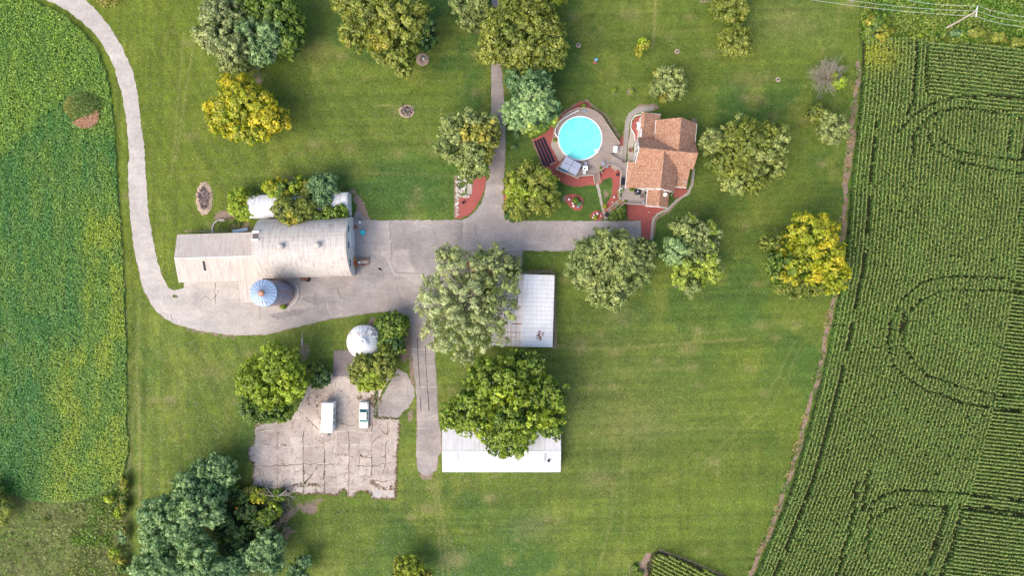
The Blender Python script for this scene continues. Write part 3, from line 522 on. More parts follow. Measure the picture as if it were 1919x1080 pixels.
nb = thing('rear_barn', 'low white metal shed behind the barn, half covered by yellow and dark bushes', 'shed', BO, R18)
np_ = arch(7.6, 12.3, 2.9, 3.9, 14, 1.3)
m = MB(); arch_roof(m, .2, 20.3, np_); m.build('roof', M['white_roof'], nb); m = MB(); arch_wall(m, 20.45, np_); m.build('gable_wall', M['white_wall'], nb)
m = MB(); arch_wall(m, .35, np_, sgn=-1); m.build('gable_wall', M['white_wall'], nb); MB().box((10.4, 7.85, 1.4), (19.8, .15, 2.8)).build('wall', M['white_wall'], nb); MB().box((10.4, 12.15, 1.4), (19.8, .15, 2.8)).build('wall', M['white_wall'], nb)

def bin_(): 
    X, Y, _ = W(534, 548.9, 0)
    t = thing('steel_silo', 'tall blue steel silo with a ribbed conical roof beside the barn wing', 'silo', (-47.9, -.99, 0))
    MB().lathe([(2.62, 0), (2.5, .1), (2.5, 10.6)], n=40).build('wall', M['silo_side'], t, smooth=True)
    for z in (.6, 3.4, 6.6, 10.4): MB().lathe([(2.52, z), (2.56, z + .03), (2.56, z + .12), (2.52, z + .15)], n=40).build('hoop', M['rust_cap'], t)
    cone = MB().lathe([(2.62, 10.55), (2.62, 10.62), (.45, 11.75), (.3, 11.8)], n=40).build('roof', M['light_blue_metal'], t)
    m = MB()
    for k in range(20):
        a = 2 * math.pi * k / 20; m.tube([(2.6 * math.cos(a), 2.6 * math.sin(a), 10.66), (.4 * math.cos(a), .4 * math.sin(a), 11.82)], .022, 4)
    m.build('roof_rib', M['dark'], cone)
    MB().lathe([(.66, 11.62), (.62, 11.75), (.3, 11.95), (.08, 12.0)], n=20).build('cap', M['rust_cap'], t, smooth=True); MB().lathe([(.12, 11.98), (.1, 12.08)], n=10).build('cap_knob', M['white_paint'], t)
    m = MB()
    for x in (-.15, .15): m.tube([(-2.58 * .0 + x + .1, -2.6, .2), (x + .1, -2.6, 10.8)], .03, 4)
    for k in range(30): m.tube([(-.05, -2.6, .4 + k * .35), (.25, -2.6, .4 + k * .35)], .02, 4)
    m.build('ladder', M['grey_metal'], t)
    for x in (-.25, .45): MB().lathe([(.28, 0), (.3, .25), (.2, .35)], (x, -2.0, 10.9), 12).build('roof_hatch', M['white_paint'], t)
    m = MB().tube([(2.5, .1, 10.4), (2.5, .1, .1)], .06, 5); m.build('seam', M['rust_cap'], t)
bin_()
ring = MB(); 
for k in range(26):
    a = -1.25 + k * .075; ring.box((-44.5 - .0 + (3.35 - 3.4) , 0, 0), (.01, .01, .01)) if 0 else None
    ring.box((3.45 * math.cos(a), 3.3 * math.sin(a), .12), (.5, .27, .24 + .05 * (k % 3)), rz=a + .1 * (k % 2))
struct(ring.build('silo_footing', M['concrete'], None, (-47.9, -.99, 0)))

def dome():
    t = thing('grain_bin', 'squat white grain bin with ribbed rusty domed roof, dented on one side', 'grain bin', (-30.25, -11.0, 0))
    MB().lathe([(3.25, 0), (3.25, 3.0)], n=48, rib=.006).build('wall', M['dome_metal'], t)
    n = 64; prof = [(3.5, 2.95), (3.35, 3.35), (2.9, 3.95), (2.3, 4.5), (1.6, 4.95), (.95, 5.25), (.5, 5.36), (.42, 5.6), (.1, 5.66)]; vs = []
    for j, (r, z) in enumerate(prof):
        for k in range(n):
            a = 2 * math.pi * k / n; rr = r * (1 + (.010 * (1 if k % 2 else -1) if 0 < j < 7 else 0)); d = max(0, math.cos(a - .62)) ** 3 * (r > 1.2)
            rr *= 1 - .06 * d * (1 + math.sin(k * 1.7) * .5); zz = z - .5 * d * (r < 3.4) - .12 * d * math.sin(k * 2.1 + j)
            vs.append((rr * math.cos(a), rr * math.sin(a), zz + (.014 if k % 2 else -.014) * (0 < j < 6)))
    fs = [(i * n + k, i * n + (k + 1) % n, (i + 1) * n + (k + 1) % n, (i + 1) * n + k) for i in range(len(prof) - 1) for k in range(n)] + [tuple(range((len(prof) - 1) * n, len(prof) * n))]
    r = MB().add(vs, fs).build('roof', M['dome_metal'], t)
    for a, rr in ((.9, 2.5), (.45, 2.7)): MB().box((rr * math.cos(a), rr * math.sin(a), 3.95), (.9, .55, .12), rz=a, ry=.45).build('roof_hatch', M['white_wall'], t)
    MB().box((2.5, 1.7, 4.05), (.7, 1.0, .08), rz=.6, ry=.5).build('loose_panel', M['grey_metal'], t)
dome()

E1 = thing('metal_shed', 'white metal shed with rusty west roof slope, under the big pale willow', 'shed', W(979, 581), math.radians(-1.7))
gable(E1, -7.35, 7.35, -6.2, 6.3, 3.0, 4.2, ('rusty_roof', 'white_roof_side'), 'white_wall', .1, .2, 'v')
MB().slab([(3.1, -5.2, 3.72), (3.5, -5.2, 3.66), (3.8, -5.9, 3.60), (3.2, -6.0, 3.70)], .02).build('rust_patch', M['red_brown'], E1) if 0 else None
for (v, u0, u1, w_) in ((-4.6, -3.2, -.2, .16), (-5.6, -4.6, -.9, .12), (-2.9, -2.0, -.1, .22), (-1.4, -1.6, -.2, .12), (-6.5, -5.2, -2.4, .14), (.6, -1.5, -.3, .15)):
    zz = lambda u: 3.0 + 1.2 * (u + 6.2) / 6.3 + .012
    MB().slab([(u0, v, zz(u0)), (u1, v + .05, zz(u1)), (u1, v + w_, zz(u1)), (u0, v + w_ * .8, zz(u0))], .01).build('rust_streak', M['rust_streak'], E1)
lt = MB(); r_ = random.Random(3)
for i in range(26):
    u, v = 3.6 + r_.gauss(0, .22) + .25 * math.sin(i), -5.9 + i * .07; z = 4.2 - 1.2 * (u - .1) / 6.2 + .03; lt.box((u, v, z), (r_.uniform(.1, .35), r_.uniform(.1, .3), .05), rz=r_.uniform(0, 3))
lt.build('leaf_litter', M['rust_streak'], E1)
E2 = thing('long_shed', 'long white metal shed, its roof mostly hidden by the large maple', 'shed', W(940, 838), 0)
gable(E2, -12.05, 12.1, -4.55, 4.5, 2.8, 3.7, 'white_roof', 'white_wall', 0, .12)
for x in (-8.9, 8.9): MB().box((x, -1.35, 3.47), (.45, 1.6, .06), rx=.2).build('skylight', M['grey_metal'], E2)
MB().lathe([(.22, 0), (.22, .5), (.3, .55), (.05, .7)], (9.6, -2.0, 3.2), 10).build('roof_vent', M['dark'], E2)

HO = W(1245, 300)
hs = thing('house', 'white farmhouse with orange-brown shingled cross-gable roofs beside the pool deck', 'house', HO, math.radians(-5.5))
def roof(*pts): return MB().slab(pts, .14).build('roof', M['shingle'], hs)
roof((-6.75, .3, 8.0), (4.85, .3, 8.0), (4.85, 3.1, 4.8), (-6.75, 3.1, 4.8))                 # north slope of the main roof
roof((-6.75, .3, 8.0), (-6.75, -2.3, 5.0), (4.95, -2.3, 5.0), (4.85, .3, 8.0))               # south slope
roof((1.2, -2.2, 5.1), (4.3, -2.2, 5.1), (4.3, -5.8, 3.4), (1.2, -5.8, 3.4))                 # south-east catslide
roof((.97, .3, 7.85), (.97, 7.1, 7.75), (-3.3, 7.0, 4.5), (-3.3, .3, 4.5)); roof((.97, .3, 7.85), (4.85, .3, 4.6), (4.85, 7.0, 4.6), (.97, 7.1, 7.75))
roof((-5.75, 2.6, 4.9), (-5.75, 8.2, 4.9), (-2.3, 8.4, 3.5), (-2.3, 2.6, 3.5)); roof((-5.75, 3.1, 4.9), (-6.35, 3.1, 4.3), (-6.35, 8.2, 4.3), (-5.75, 8.2, 4.9))
roof((-1.82, .4, 7.95), (-1.82, -7.25, 7.9), (-5.85, -7.1, 4.4), (-5.85, .2, 4.4)); roof((-1.82, .4, 7.95), (1.7, .3, 5.0), (1.7, -7.25, 5.0), (-1.82, -7.25, 7.9))
roof((-5.83, -1.75, 4.42), (-5.83, -7.0, 4.42), (-7.95, -7.0, 3.0), (-7.95, -1.6, 3.0))
roof((-1.05, -7.0, 4.25), (-1.05, -10.3, 4.25), (-3.4, -10.3, 3.0), (-3.4, -7.0, 3.0)); roof((-1.05, -7.0, 4.25), (1.0, -7.0, 3.0), (1.0, -10.3, 3.0), (-1.05, -10.3, 4.25))
for a, b in (((-6.75, .3, 8.05), (4.85, .3, 8.05)), ((.97, .3, 7.9), (.97, 7.1, 7.8)), ((-1.82, .3, 8.0), (-1.82, -7.25, 7.95)), ((-1.05, -7.0, 4.3), (-1.05, -10.3, 4.3)), ((-5.75, 3.1, 4.95), (-5.75, 8.2, 4.95))):
    MB().tube([a, b], .09, 5).build('ridge_cap', M['shingle'], hs)
def wl(u0, u1, v0, v1, z, prof=None): return MB().box(((u0 + u1) / 2, (v0 + v1) / 2, z / 2), (u1 - u0, v1 - v0, z)).build('wall', M['white_wall'], hs)
wl(-6.5, 4.6, -2.0, 2.8, 4.75); wl(-3.0, 4.6, 2.8, 6.8, 4.35); wl(-5.6, 1.4, -7.0, -2.0, 4.3); wl(1.4, 4.1, -5.5, -2.0, 3.3); wl(-6.1, -3.0, 2.8, 8.0, 3.5); wl(-3.1, .7, -10.0, -7.0, 2.85)
def gw(pts, d):  # gable wall as a thin prism
    n = len(pts); q = [tuple(Vector(p) + Vector(d)) for p in pts]; MB().add(pts + q, [tuple(range(n)), tuple(range(2 * n - 1, n - 1, -1))] + [(i, i + n, (i + 1) % n + n, (i + 1) % n) for i in range(n)]).build('gable_wall', M['white_wall'], hs)
gw([(-6.5, -2.0, 3.0), (-6.5, 2.8, 3.0), (-6.5, 2.8, 4.9), (-6.5, .3, 7.8), (-6.5, -2.0, 5.1)], (.2, 0, 0)); gw([(4.6, -2.0, 3), (4.6, 2.8, 3), (4.6, 2.8, 4.8), (4.6, .3, 7.8), (4.6, -2, 5.1)], (-.2, 0, 0))
gw([(-5.6, -7.02, 3), (1.4, -7.02, 3), (1.4, -7.02, 4.9), (-1.82, -7.02, 7.7), (-5.6, -7.02, 4.4)], (0, .2, 0)); gw([(-3.0, 6.8, 3), (4.6, 6.8, 3), (4.6, 6.8, 4.6), (.97, 6.8, 7.5), (-3.0, 6.8, 4.55)], (0, -.2, 0))
gw([(-3.1, -10.0, 2), (.7, -10.0, 2), (.7, -10.0, 3.0), (-1.05, -10.0, 4.1), (-3.1, -10.0, 3.0)], (0, .15, 0))
gw([(-6.3, 3.1, 3.2), (-6.3, 5.1, 3.2), (-6.3, 4.8, 5.0), (-5.3, 4.4, 5.0)][:3] + [(-6.3, 3.1, 5.2)], (.25, 0, 0))
def win(c, d, ax):
    f = MB().box(c, d).build('window', M['trim'], hs); e = .03
    dd = (d[0] + e, d[1] - .25, d[2] - .25) if ax == 'x' else (d[0] - .25, d[1] + e, d[2] - .25); MB().box(c, dd).build('pane', M['glass_dark'], f)
for v in (-.9, .35, 1.6):
    for z in (5.2, 3.7): win((-6.55, v, z), (.12, .95, 1.2), 'x')
win((-6.52, .3, 6.7), (.12, .8, .8), 'x') if 0 else None
for u in (-3.9, -2.5, -1.1, .3): win((u, -7.08, 5.4 if -3 < u < 0 else 4.3), (1.0, .12, 1.1), 'y')
win((3.9, -5.55, 1.6), (1.2, .12, 1.2), 'y'); win((-1.1, -10.05, 1.5), (1.3, .12, 1.6), 'y'); win((-6.4, 6, 2.0), (.7, 1.2, 1.1), 'x')
g = lambda a, b, r=.07: MB().tube([a, b], r, 5).build('gutter', M['white_paint'], hs)
g((-7.98, -1.5, 2.95), (-7.98, -7.05, 2.95)); g((-3.45, -7.0, 2.95), (-3.45, -10.3, 2.95)); g((-6.4, 8.3, 4.3), (-2.3, 8.5, 3.4)); g((-3.35, 4.0, 4.45), (-3.35, 7.0, 4.45)); g((4.9, 3.1, 4.5), (4.9, 7.0, 4.5)); g((1.6, -5.88, 3.35), (4.3, -5.88, 3.35)); g((2.1, -7.3, .1), (2.1, -5.9, 3.3), .06)
g((-5.6, -7.15, 4.35), (-1.82, -7.3, 7.8), .06); g((-3.4, -10.35, 3.0), (-1.05, -10.35, 4.2), .08); g((-1.05, -10.35, 4.2), (1.0, -10.35, 3.0), .08); g((-6.8, 2.9, 5.0), (-6.8, .3, 7.98), .06); g((-6.8, .3, 7.98), (-6.8, -2.3, 5.0), .06)
d = MB().lathe([(.06, 0), (.3, .05), (.42, .14), (.40, .16), (.28, .08), (.05, .04)], n=20).build('satellite_dish', M['white_paint'], hs, (-.15, -7.8, 4.6)); d.rotation_euler = (.5, 0, 0); MB().tube([(0, 0, 0), (0, -.35, -.9)], .05, 6).build('mast', M['white_paint'], d)
MB().box((3.9, -4.8, 3.95), (.35, .35, .3)).build('roof_vent', M['fabric_blue_grey'], hs)
chim = MB().box((.97, 2.2, 7.9), (.5, .5, .8)) if 0 else None

# ------------------------------------------------------------------ pool, decks and garden furniture
PC = W(1087, 259, 1.2)
DK = 1.2
pool = thing('swimming_pool', 'round above-ground swimming pool filled with bright turquoise water', 'swimming pool', (PC[0], PC[1], 0))
PR = 4.52
MB().lathe([(PR, 0), (PR, 1.25), (PR - .05, 1.27)], n=64).build('wall', M['pool_wall'], pool, smooth=False)
rim = MB(); n = 64; vs = [(r * math.cos(2 * math.pi * k / n), r * math.sin(2 * math.pi * k / n), z) for r, z in ((PR + .10, 1.26), (PR + .10, 1.33), (PR - .12, 1.33), (PR - .12, 1.26)) for k in range(n)]
rim.add(vs, [(j * n + k, j * n + (k + 1) % n, ((j + 1) % 4) * n + (k + 1) % n, ((j + 1) % 4) * n + k) for j in range(4) for k in range(n)]).build('rim', M['white_paint'], pool)
MB().lathe([(PR - .1, 1.27), (PR - .1, 1.285)], n=64).build('water', M['pool_water'], pool)
lad = MB()
for o_ in (-.22, .22): lad.tube([(3.15 + o_ * .6, -2.45 + o_, .9), (3.15 + o_ * .6, -2.45 + o_, 1.9), (3.8 + o_ * .6, -2.9 + o_, 1.9), (3.8 + o_ * .6, -2.9 + o_, 1.3)], .05, 6)
lad.box((3.3, -2.55, 1.36), (.6, .5, .06), rz=.65).build('ladder', M['white_plastic'], pool)
MB().lathe([(.09, 0), (.09, .04)], (-2.7, 2.0, 1.29), 10).build('skimmer', M['fabric_blue_grey'], pool)

OUT = [(1064, 294), (1041, 317.5), (1083, 335), (1084, 331), (1110, 329), (1121, 323), (1142, 309), (1147, 294), (1141, 290), (1152, 285), (1160.5, 270), (1155, 262.5), (1145, 247), (1135, 232.5), (1126, 219), (1114, 210), (1099, 204.5), (1084, 204),
       (1067.5, 210), (1054, 220), (1045, 229), (1040, 237), (1037, 247), (1036.5, 257), (1044, 258.5)]
dk = thing('pool_deck', 'grey-brown wooden deck wrapping round the swimming pool', 'deck', (PC[0], PC[1], 0))
ow = [(W(x, y, DK)[0] - PC[0], W(x, y, DK)[1] - PC[1]) for x, y in OUT]
dense = []
for (ax, ay), (bx, by) in zip(ow[:-1], ow[1:]):
    k = max(1, int(math.hypot(bx - ax, by - ay) / .5)); dense += [(ax + (bx - ax) * i / k, ay + (by - ay) * i / k) for i in range(k)]
dense.append(ow[-1]); inner = []
for x, y in dense: a = math.atan2(y, x); inner.append(((PR + .14) * math.cos(a), (PR + .14) * math.sin(a)))
n = len(dense); vs = [(*p, DK) for p in dense] + [(*p, DK) for p in inner] + [(*p, DK - .2) for p in dense] + [(*p, DK - .2) for p in inner]
fs = [(i, i + 1, i + 1 + n, i + n) for i in range(n - 1)] + [(i + 2 * n, i + 3 * n, i + 1 + 3 * n, i + 1 + 2 * n) for i in range(n - 1)] + [(i, i + 2 * n, i + 1 + 2 * n, i + 1) for i in range(n - 1)]
MB().add(vs, fs).build('deck_boards', M['deck_wood'], dk)
def railing(root, pts, z0, loc, hgt=.95, mat='rail_wood'):
    m = MB(); q = [(W(x, y, z0)[0] - loc[0], W(x, y, z0)[1] - loc[1]) for x, y in pts]
    for (ax, ay), (bx, by) in zip(q[:-1], q[1:]):
        L = math.hypot(bx - ax, by - ay); a = math.atan2(by - ay, bx - ax)
        for zz, hh, ww in ((z0 + hgt, .06, .16), (z0 + .15, .05, .06), (z0 + hgt - .15, .06, .05)): m.box(((ax + bx) / 2, (ay + by) / 2, zz), (L + .1, ww, hh), rz=a)
        k = max(1, int(L / .3))
        for i in range(k + 1): m.box((ax + (bx - ax) * i / k, ay + (by - ay) * i / k, z0 + hgt / 2 - (.4 if i == 0 else 0)), (.05 if i else .1, .05 if i else .1, hgt + (.8 if i == 0 else -.1)), rz=a)
    return m.build('railing', M[mat], root)
railing(dk, OUT[0:5], DK, PC); railing(dk, OUT[5:7] + [(1142.5, 308.8)], DK, PC); railing(dk, [(1160.5, 270), (1155, 262.5), (1135, 232.5), (1126, 219), (1114, 210), (1099, 204.5), (1084, 204), (1067.5, 210), (1054, 220)], DK, PC)
railing(dk, [(1084, 207.5), (1073, 213), (1064, 218), (1055, 223), (1047, 231), (1041, 241), (1039.5, 250), (1044.5, 258)], DK, PC, .6, 'white_paint')
[MB().box((x * .97, y * .97, (DK - .2) / 2), (.14, .14, DK - .2)).build('post', M['rail_wood'], dk) for x, y in ow[:24:2]]
DECK2 = [(1142, 309), (1147, 294), (1141, 290), (1165, 305.5), (1179, 303), (1173, 352), (1207, 354), (1211, 384), (1200, 382.5), (1171, 381.5), (1159, 370), (1161, 349), (1163, 320)]
HL = W(1175, 350, DK)
d2 = thing('house_deck', 'weathered plank deck running along the west side of the house', 'deck', (HL[0], HL[1], 0))
MB().prism([(W(x, y, DK - .02)[0] - HL[0], W(x, y, DK - .02)[1] - HL[1]) for x, y in DECK2], DK - .2, DK - .02).build('deck_boards', M['porch_wood'], d2)
railing(d2, [(1142, 309), (1163, 320), (1161, 349), (1159, 370), (1161, 373)], DK, HL); railing(d2, [(1171, 381.5), (1175, 382.5), (1209, 385)], DK, HL); railing(d2, [(1141, 290), (1165, 305.5)], DK, HL)
[MB().box((W(x, y, DK)[0] - HL[0], W(x, y, DK)[1] - HL[1], .5), (.14, .14, 1)).build('post', M['rail_wood'], d2) for x, y in DECK2[8:]]
def stairs(label, a, b, wd, n, mats, rails=True):
    A = Vector(W(*a, DK)); B = Vector(W(*b, 0)); L = (B - A).to_2d().length; an = math.atan2(B.y - A.y, B.x - A.x)
    t = thing('stairs', label, 'stairs', (A.x, A.y, 0), an)
    for i in range(n): MB().box((L * (i + .5) / n, 0, DK * (1 - (i + .5) / n)), (L / n * .82, wd, .06)).build('step', M[mats[i % len(mats)]], t)
    for s in (-1, 1):
        MB().box((L / 2, s * wd / 2, DK / 2 + .02), (math.hypot(L, DK), .06, .25), ry=math.atan2(DK, L)).build('stringer', M['rail_wood'], t)
        if rails: MB().box((L / 2, s * (wd / 2 + .05), DK / 2 + .9), (math.hypot(L, DK), .09, .06), ry=math.atan2(DK, L)).box((.1, s * (wd / 2 + .05), DK + .35), (.09, .09, .9)).box((L - .1, s * (wd / 2 + .05), .45), (.09, .09, .9)).build('handrail', M['rail_wood'], t)
    return t
stairs('short grey wooden steps from pool deck down to the stone path', (1116, 326), (1119, 343), 1.15, 5, ['deck_wood']); stairs('long wooden steps with fresh orange treads from the house deck to the drive', (1165, 377), (1141, 398), 1.25, 9, ['new_wood', 'new_wood', 'rail_wood', 'deck_wood', 'deck_wood'])
def at(px, py, z=0): return W(px, py, z)
tag(MB().box((0, 0, .03), (.9, .7, .05), rz=.75).build('door_mat', M['dark'], None, at(1137, 402.5)), 'dark mat at the foot of the long wooden steps', 'door mat')
# solar heating mats
for i in range(4):
    f = i / 4; a0 = (1000.5 + 20.5 * f, 265.5 - 9.5 * f); b0 = (1020 + 22.5 * f, 314 - 11 * f); g_ = .18
    a1 = (a0[0] + 20.5 * g_, a0[1] - 9.5 * g_); b1 = (b0[0] + 22.5 * g_, b0[1] - 11 * g_)
    c = at(*a0); q = [(at(*p)[0] - c[0], at(*p)[1] - c[1]) for p in (a0, a1, b1, b0)]
    sp = thing('solar_mat', ['black solar heating panel at the lawn edge of the row of four', 'second black solar heating panel from the lawn side', 'third black solar heating panel from the lawn side', 'black solar heating panel nearest the pool wall'][i], 'solar panel', c, 0, 'solar heating panels by the pool')
    MB().prism(q, .05, .14).build('panel', M['solar_black'], sp)
    MB().tube([(*q[0], .16), (*q[1], .16)], .05, 6).build('header_pipe', M['dark'], sp); MB().tube([(*q[3], .16), (*q[2], .16)], .05, 6).build('header_pipe', M['white_plastic' if i > 1 else 'dark'], sp)
# patio set
ta = thing('patio_table', 'square white patio table with four chairs around it on the pool deck', 'table', at(1096, 316.5, DK))
MB().box((0, 0, .74), (1.0, 1.0, .05)).build('tabletop', M['white_plastic'], ta); [MB().box((x, y, .36), (.06, .06, .72)).build('leg', M['grey_metal'], ta) for x in (-.42, .42) for y in (-.42, .42)]
tag(MB().box((0, 0, .06), (.3, .25, .12)).lathe([(.08, .1), (.05, .3)], n=8).build('centrepiece', M['dark'], None, at(1095.5, 316, DK + .78)), 'small dark ornament in the middle of the white patio table', 'ornament')
def chair(name, label, px, py, rz, mat, z=DK, group='patio chairs round the white table', s=1.0):
    t = thing(name, label, 'chair', at(px, py, z), rz, group); t.scale = (s, s, s)
    MB().box((0, 0, .43), (.55, .55, .07)).build('seat', M[mat], t); MB().box((0, .3, .75), (.55, .08, .6), rx=-.12).build('backrest', M[mat], t)
    for x in (-.24, .24):
        for y in (-.24, .24): MB().box((x, y, .2), (.05, .05, .4)).build('leg', M['grey_metal'], t)
        MB().box((x * 1.15, 0, .64), (.06, .5, .04)).build('armrest', M[mat], t)
chair('patio_chair', 'grey chair on the pool side of the white table', 1097, 308.5, .1, 'fabric_blue_grey'); chair('patio_chair', 'grey chair between the white table and the covered swing', 1087.5, 315.5, math.pi / 2, 'wicker'); chair('patio_chair', 'dark chair at the house side of the white table', 1102, 316.5, -math.pi / 2, 'wicker')
chair('patio_chair', 'white chair on the railing side of the white table', 1094.5, 324, math.pi, 'white_plastic'); chair('deck_chair', 'lone grey lounge chair by the deck railing near the bridge', 1129.5, 308, .5, 'fabric_blue_grey', group=None, s=1.1); chair('deck_chair', 'grey chair tucked behind the grey canopy', 1079, 320.5, -.6, 'fabric_blue_grey', group=None)
cn = thing('canopy', 'grey double-panel swing canopy standing in the corner of the pool deck', 'canopy', at(1068.5, 313.5, DK), math.radians(-28))
for x in (-.95, .95):
    p_ = MB()
    for y in (-.65, .65): p_.slab([(x - .9, y - .62, 1.75), (x + .9, y - .62, 1.75), (x + .9, y + .62, 1.85), (x - .9, y + .62, 1.85)] if y < 0 else [(x - .9, y - .62, 1.85), (x + .9, y - .62, 1.85), (x + .9, y + .62, 1.75), (x - .9, y + .62, 1.75)], .06)
    p_.build('canopy_panel', M['fabric_blue_grey'], cn)
[MB().box((x, y, .9), (.07, .07, 1.8)).build('post', M['grey_metal'], cn) for x in (-1.7, 1.7) for y in (-1.1, 1.1)]
MB().box((0, 0, .45), (2.6, .8, .12)).build('bench_seat', M['fabric_blue_grey'], cn)
tag(MB().box((0, 0, .1), (1.7, .35, .18), rz=-.45).box((.5, .15, .12), (1.1, .2, .16), rz=-.6).build('float_board', M['blue'], None, at(1054.5, 320.5, DK)), 'blue pool float lying in the deck corner under the railing', 'pool float')
co = thing('cooler', 'pale blue-white storage chest on the deck near the house', 'cooler', at(1152.5, 280.5, DK), -.12); MB().box((0, 0, .25), (.75, 1.25, .5)).build('body', M['white_plastic'], co); MB().box((0, 0, .53), (.8, 1.3, .07)).build('lid', M['fabric_blue_grey' if 0 else 'white_plastic'], co)
tag(MB().tube([(-.4, .15, .05), (0, .05, .08), (.4, -.1, .05)], .08, 6).build('pool_brush', M['sky_blue'], None, at(1096.5, 209, DK)), 'light blue pool brush on the deck behind the pool', 'brush')
tag(MB().box((0, 0, .35), (.75, 1.45, .7), top=.94).build('storage_box', M['solar_black'], None, at(1166.5, 340.5, DK)), 'black storage box against the house deck railing', 'storage box')
um = thing('parasol', 'round dark parasol on the deck at the south wall of the house', 'parasol', at(1192.5, 361, DK)); MB().lathe([(.75, 1.55), (.72, 1.6), (.3, 1.78), (.05, 1.85)], n=16).build('canopy', M['solar_black'], um); MB().tube([(0, 0, 0), (0, 0, 1.9)], .04, 6).build('pole', M['grey_metal'], um); MB().lathe([(.12, 1.86), (.1, 1.92)], n=8).build('finial', M['white_paint'], um)
tag(MB().box((0, 0, .02), (1.25, .95, .03)).build('outdoor_rug', M['wicker'], None, at(1205.5, 366.5, DK)), 'dark brown rug on the house deck beside the parasol', 'rug')
tag(MB().lathe([(.42, 0), (.5, .3), (.5, .4), (.4, .4), (.38, .3)], n=8).build('planter', M['white_plastic'], None, at(1163, 357, DK)), 'white octagonal planter with a green plant on the house deck', 'planter')
bb = thing('grill', 'small grey barbecue grill near the south railing of the house deck', 'grill', at(1205, 380, DK)); MB().lathe([(.15, .6), (.32, .75), (.32, .9), (.1, 1.05)], n=12).build('bowl', M['grey_metal'], bb); [MB().box((x, y, .3), (.05, .05, .6)).build('leg', M['dark'], bb) for x, y in ((-.2, -.15), (.2, -.15), (0, .2))]
bn = thing('garden_bench', 'small slatted wooden bench on red mulch inside the deck corner', 'bench', at(1150, 316.5), -.6); MB().box((0, -.14, .42), (1.3, .14, .04)).box((0, .02, .42), (1.3, .14, .04)).box((0, .18, .42), (1.3, .14, .04)).build('seat', M['rail_wood'], bn); MB().box((0, .3, .7), (1.3, .05, .35)).build('backrest', M['rail_wood'], bn); [MB().box((x, 0, .2), (.08, .4, .4)).build('leg', M['rail_wood'], bn) for x in (-.55, .55)]
tag(MB().box((0, 0, .3), (.5, .35, .6), top=.8).build('planter', M['stone'], None, at(1127, 323)), 'grey stone planter beside the short deck steps', 'planter'); tag(MB().lathe([(.2, 0), (.3, .3), (.22, .5), (.3, .55)], n=12).build('urn', M['dark'], None, at(1156.5, 328)), 'dark urn on the mulch by the house deck railing', 'urn')
bd = thing('birdbath', 'pale stone birdbath in the mulch bed west of the house', 'birdbath', at(1194.5, 233.5)); MB().lathe([(.22, 0), (.1, .15), (.09, .6), (.15, .7)], n=12).build('pedestal', M['trim'], bd); MB().lathe([(.15, .68), (.42, .82), (.42, .86), (.1, .78)], n=16).build('bowl', M['trim'], bd)
fp = thing('fire_pit', 'small round red-brick fire pit on the patio stones west of the house', 'fire pit', at(1181.5, 281)); b_ = MB(); [b_.box((.38 * math.cos(k * .524), .38 * math.sin(k * .524), .15), (.16, .2, .3), rz=k * .524) for k in range(12)]; b_.build('brick_ring', M['red_brown'], fp); MB().lathe([(.3, .02), (.3, .08)], n=12).build('bowl', M['ash'], fp)
orn = [('ornament', 'white-and-blue glazed ornament at the left end of the oval flower bed', 1066, 374, 'white_plastic', .26), ('ornament', 'white ball ornament midway along the oval bed rim', 1073, 381.5, 'white_plastic', .2), ('ornament', 'larger white ornament low in the oval bed', 1074.5, 386.5, 'white_plastic', .26),
       ('ornament', 'pale turquoise ornament at the bottom of the oval bed', 1083, 388, 'sky_blue', .22), ('ornament', 'white ornament at the top of the small round bed', 1119, 401, 'white_plastic', .24), ('ornament', 'white ornament on the left of the small round bed', 1112.5, 403.5, 'white_plastic', .16),
       ('ornament', 'white ornament at the lower left of the small round bed', 1111, 408, 'white_plastic', .18), ('ornament', 'white ornament on the right of the small round bed', 1125.5, 405, 'white_plastic', .15), ('garden_lamp', 'white globe on the mulch beside the path bend', 1150.5, 370, 'white_plastic', .2), ('garden_lamp', 'small cream globe on the mulch above the long steps', 1147.5, 380, 'trim', .15),
       ('ornament', 'blue and white wheel ornament on the mulch behind the deck railing', 1138, 313.5, 'sky_blue', .26), ('ornament', 'small white stone on red gravel east of the dark bush', 1216, 398, 'trim', .12), ('lantern', 'small dark lantern on the red mulch beside the drive', 868, 380.5, 'dark', .3)]
for nm, lb, x, y, mt, r in orn:
    o = MB().lathe([(r * .6, 0), (r * .5, .15), (r * .3, .3), (r * .8, .38), (r, .38 + r * .7), (r * .75, .38 + r * 1.4), (r * .1, .38 + r * 1.8)], n=12).build(nm, M[mt], None, at(x, y), True); tag(o, lb, nm.replace('_', ' '))
bh = thing('bird_feeder', 'white post with a small feeder in a ring of red mulch on the back lawn', 'bird feeder', at(1115, 116.5)); MB().tube([(0, 0, 0), (0, 0, 1.6)], .05, 6).build('post', M['white_paint'], bh); MB().box((0, 0, 1.75), (.45, .3, .3)).build('feeder_box', M['white_plastic'], bh); MB().slab([(-.3, -.25, 1.9), (.3, -.25, 1.9), (.3, 0, 2.1), (-.3, 0, 2.1)], .03).slab([(-.3, .25, 1.9), (.3, .25, 1.9), (.3, 0, 2.1), (-.3, 0, 2.1)], .03).build('roof', M['sky_blue'], bh)

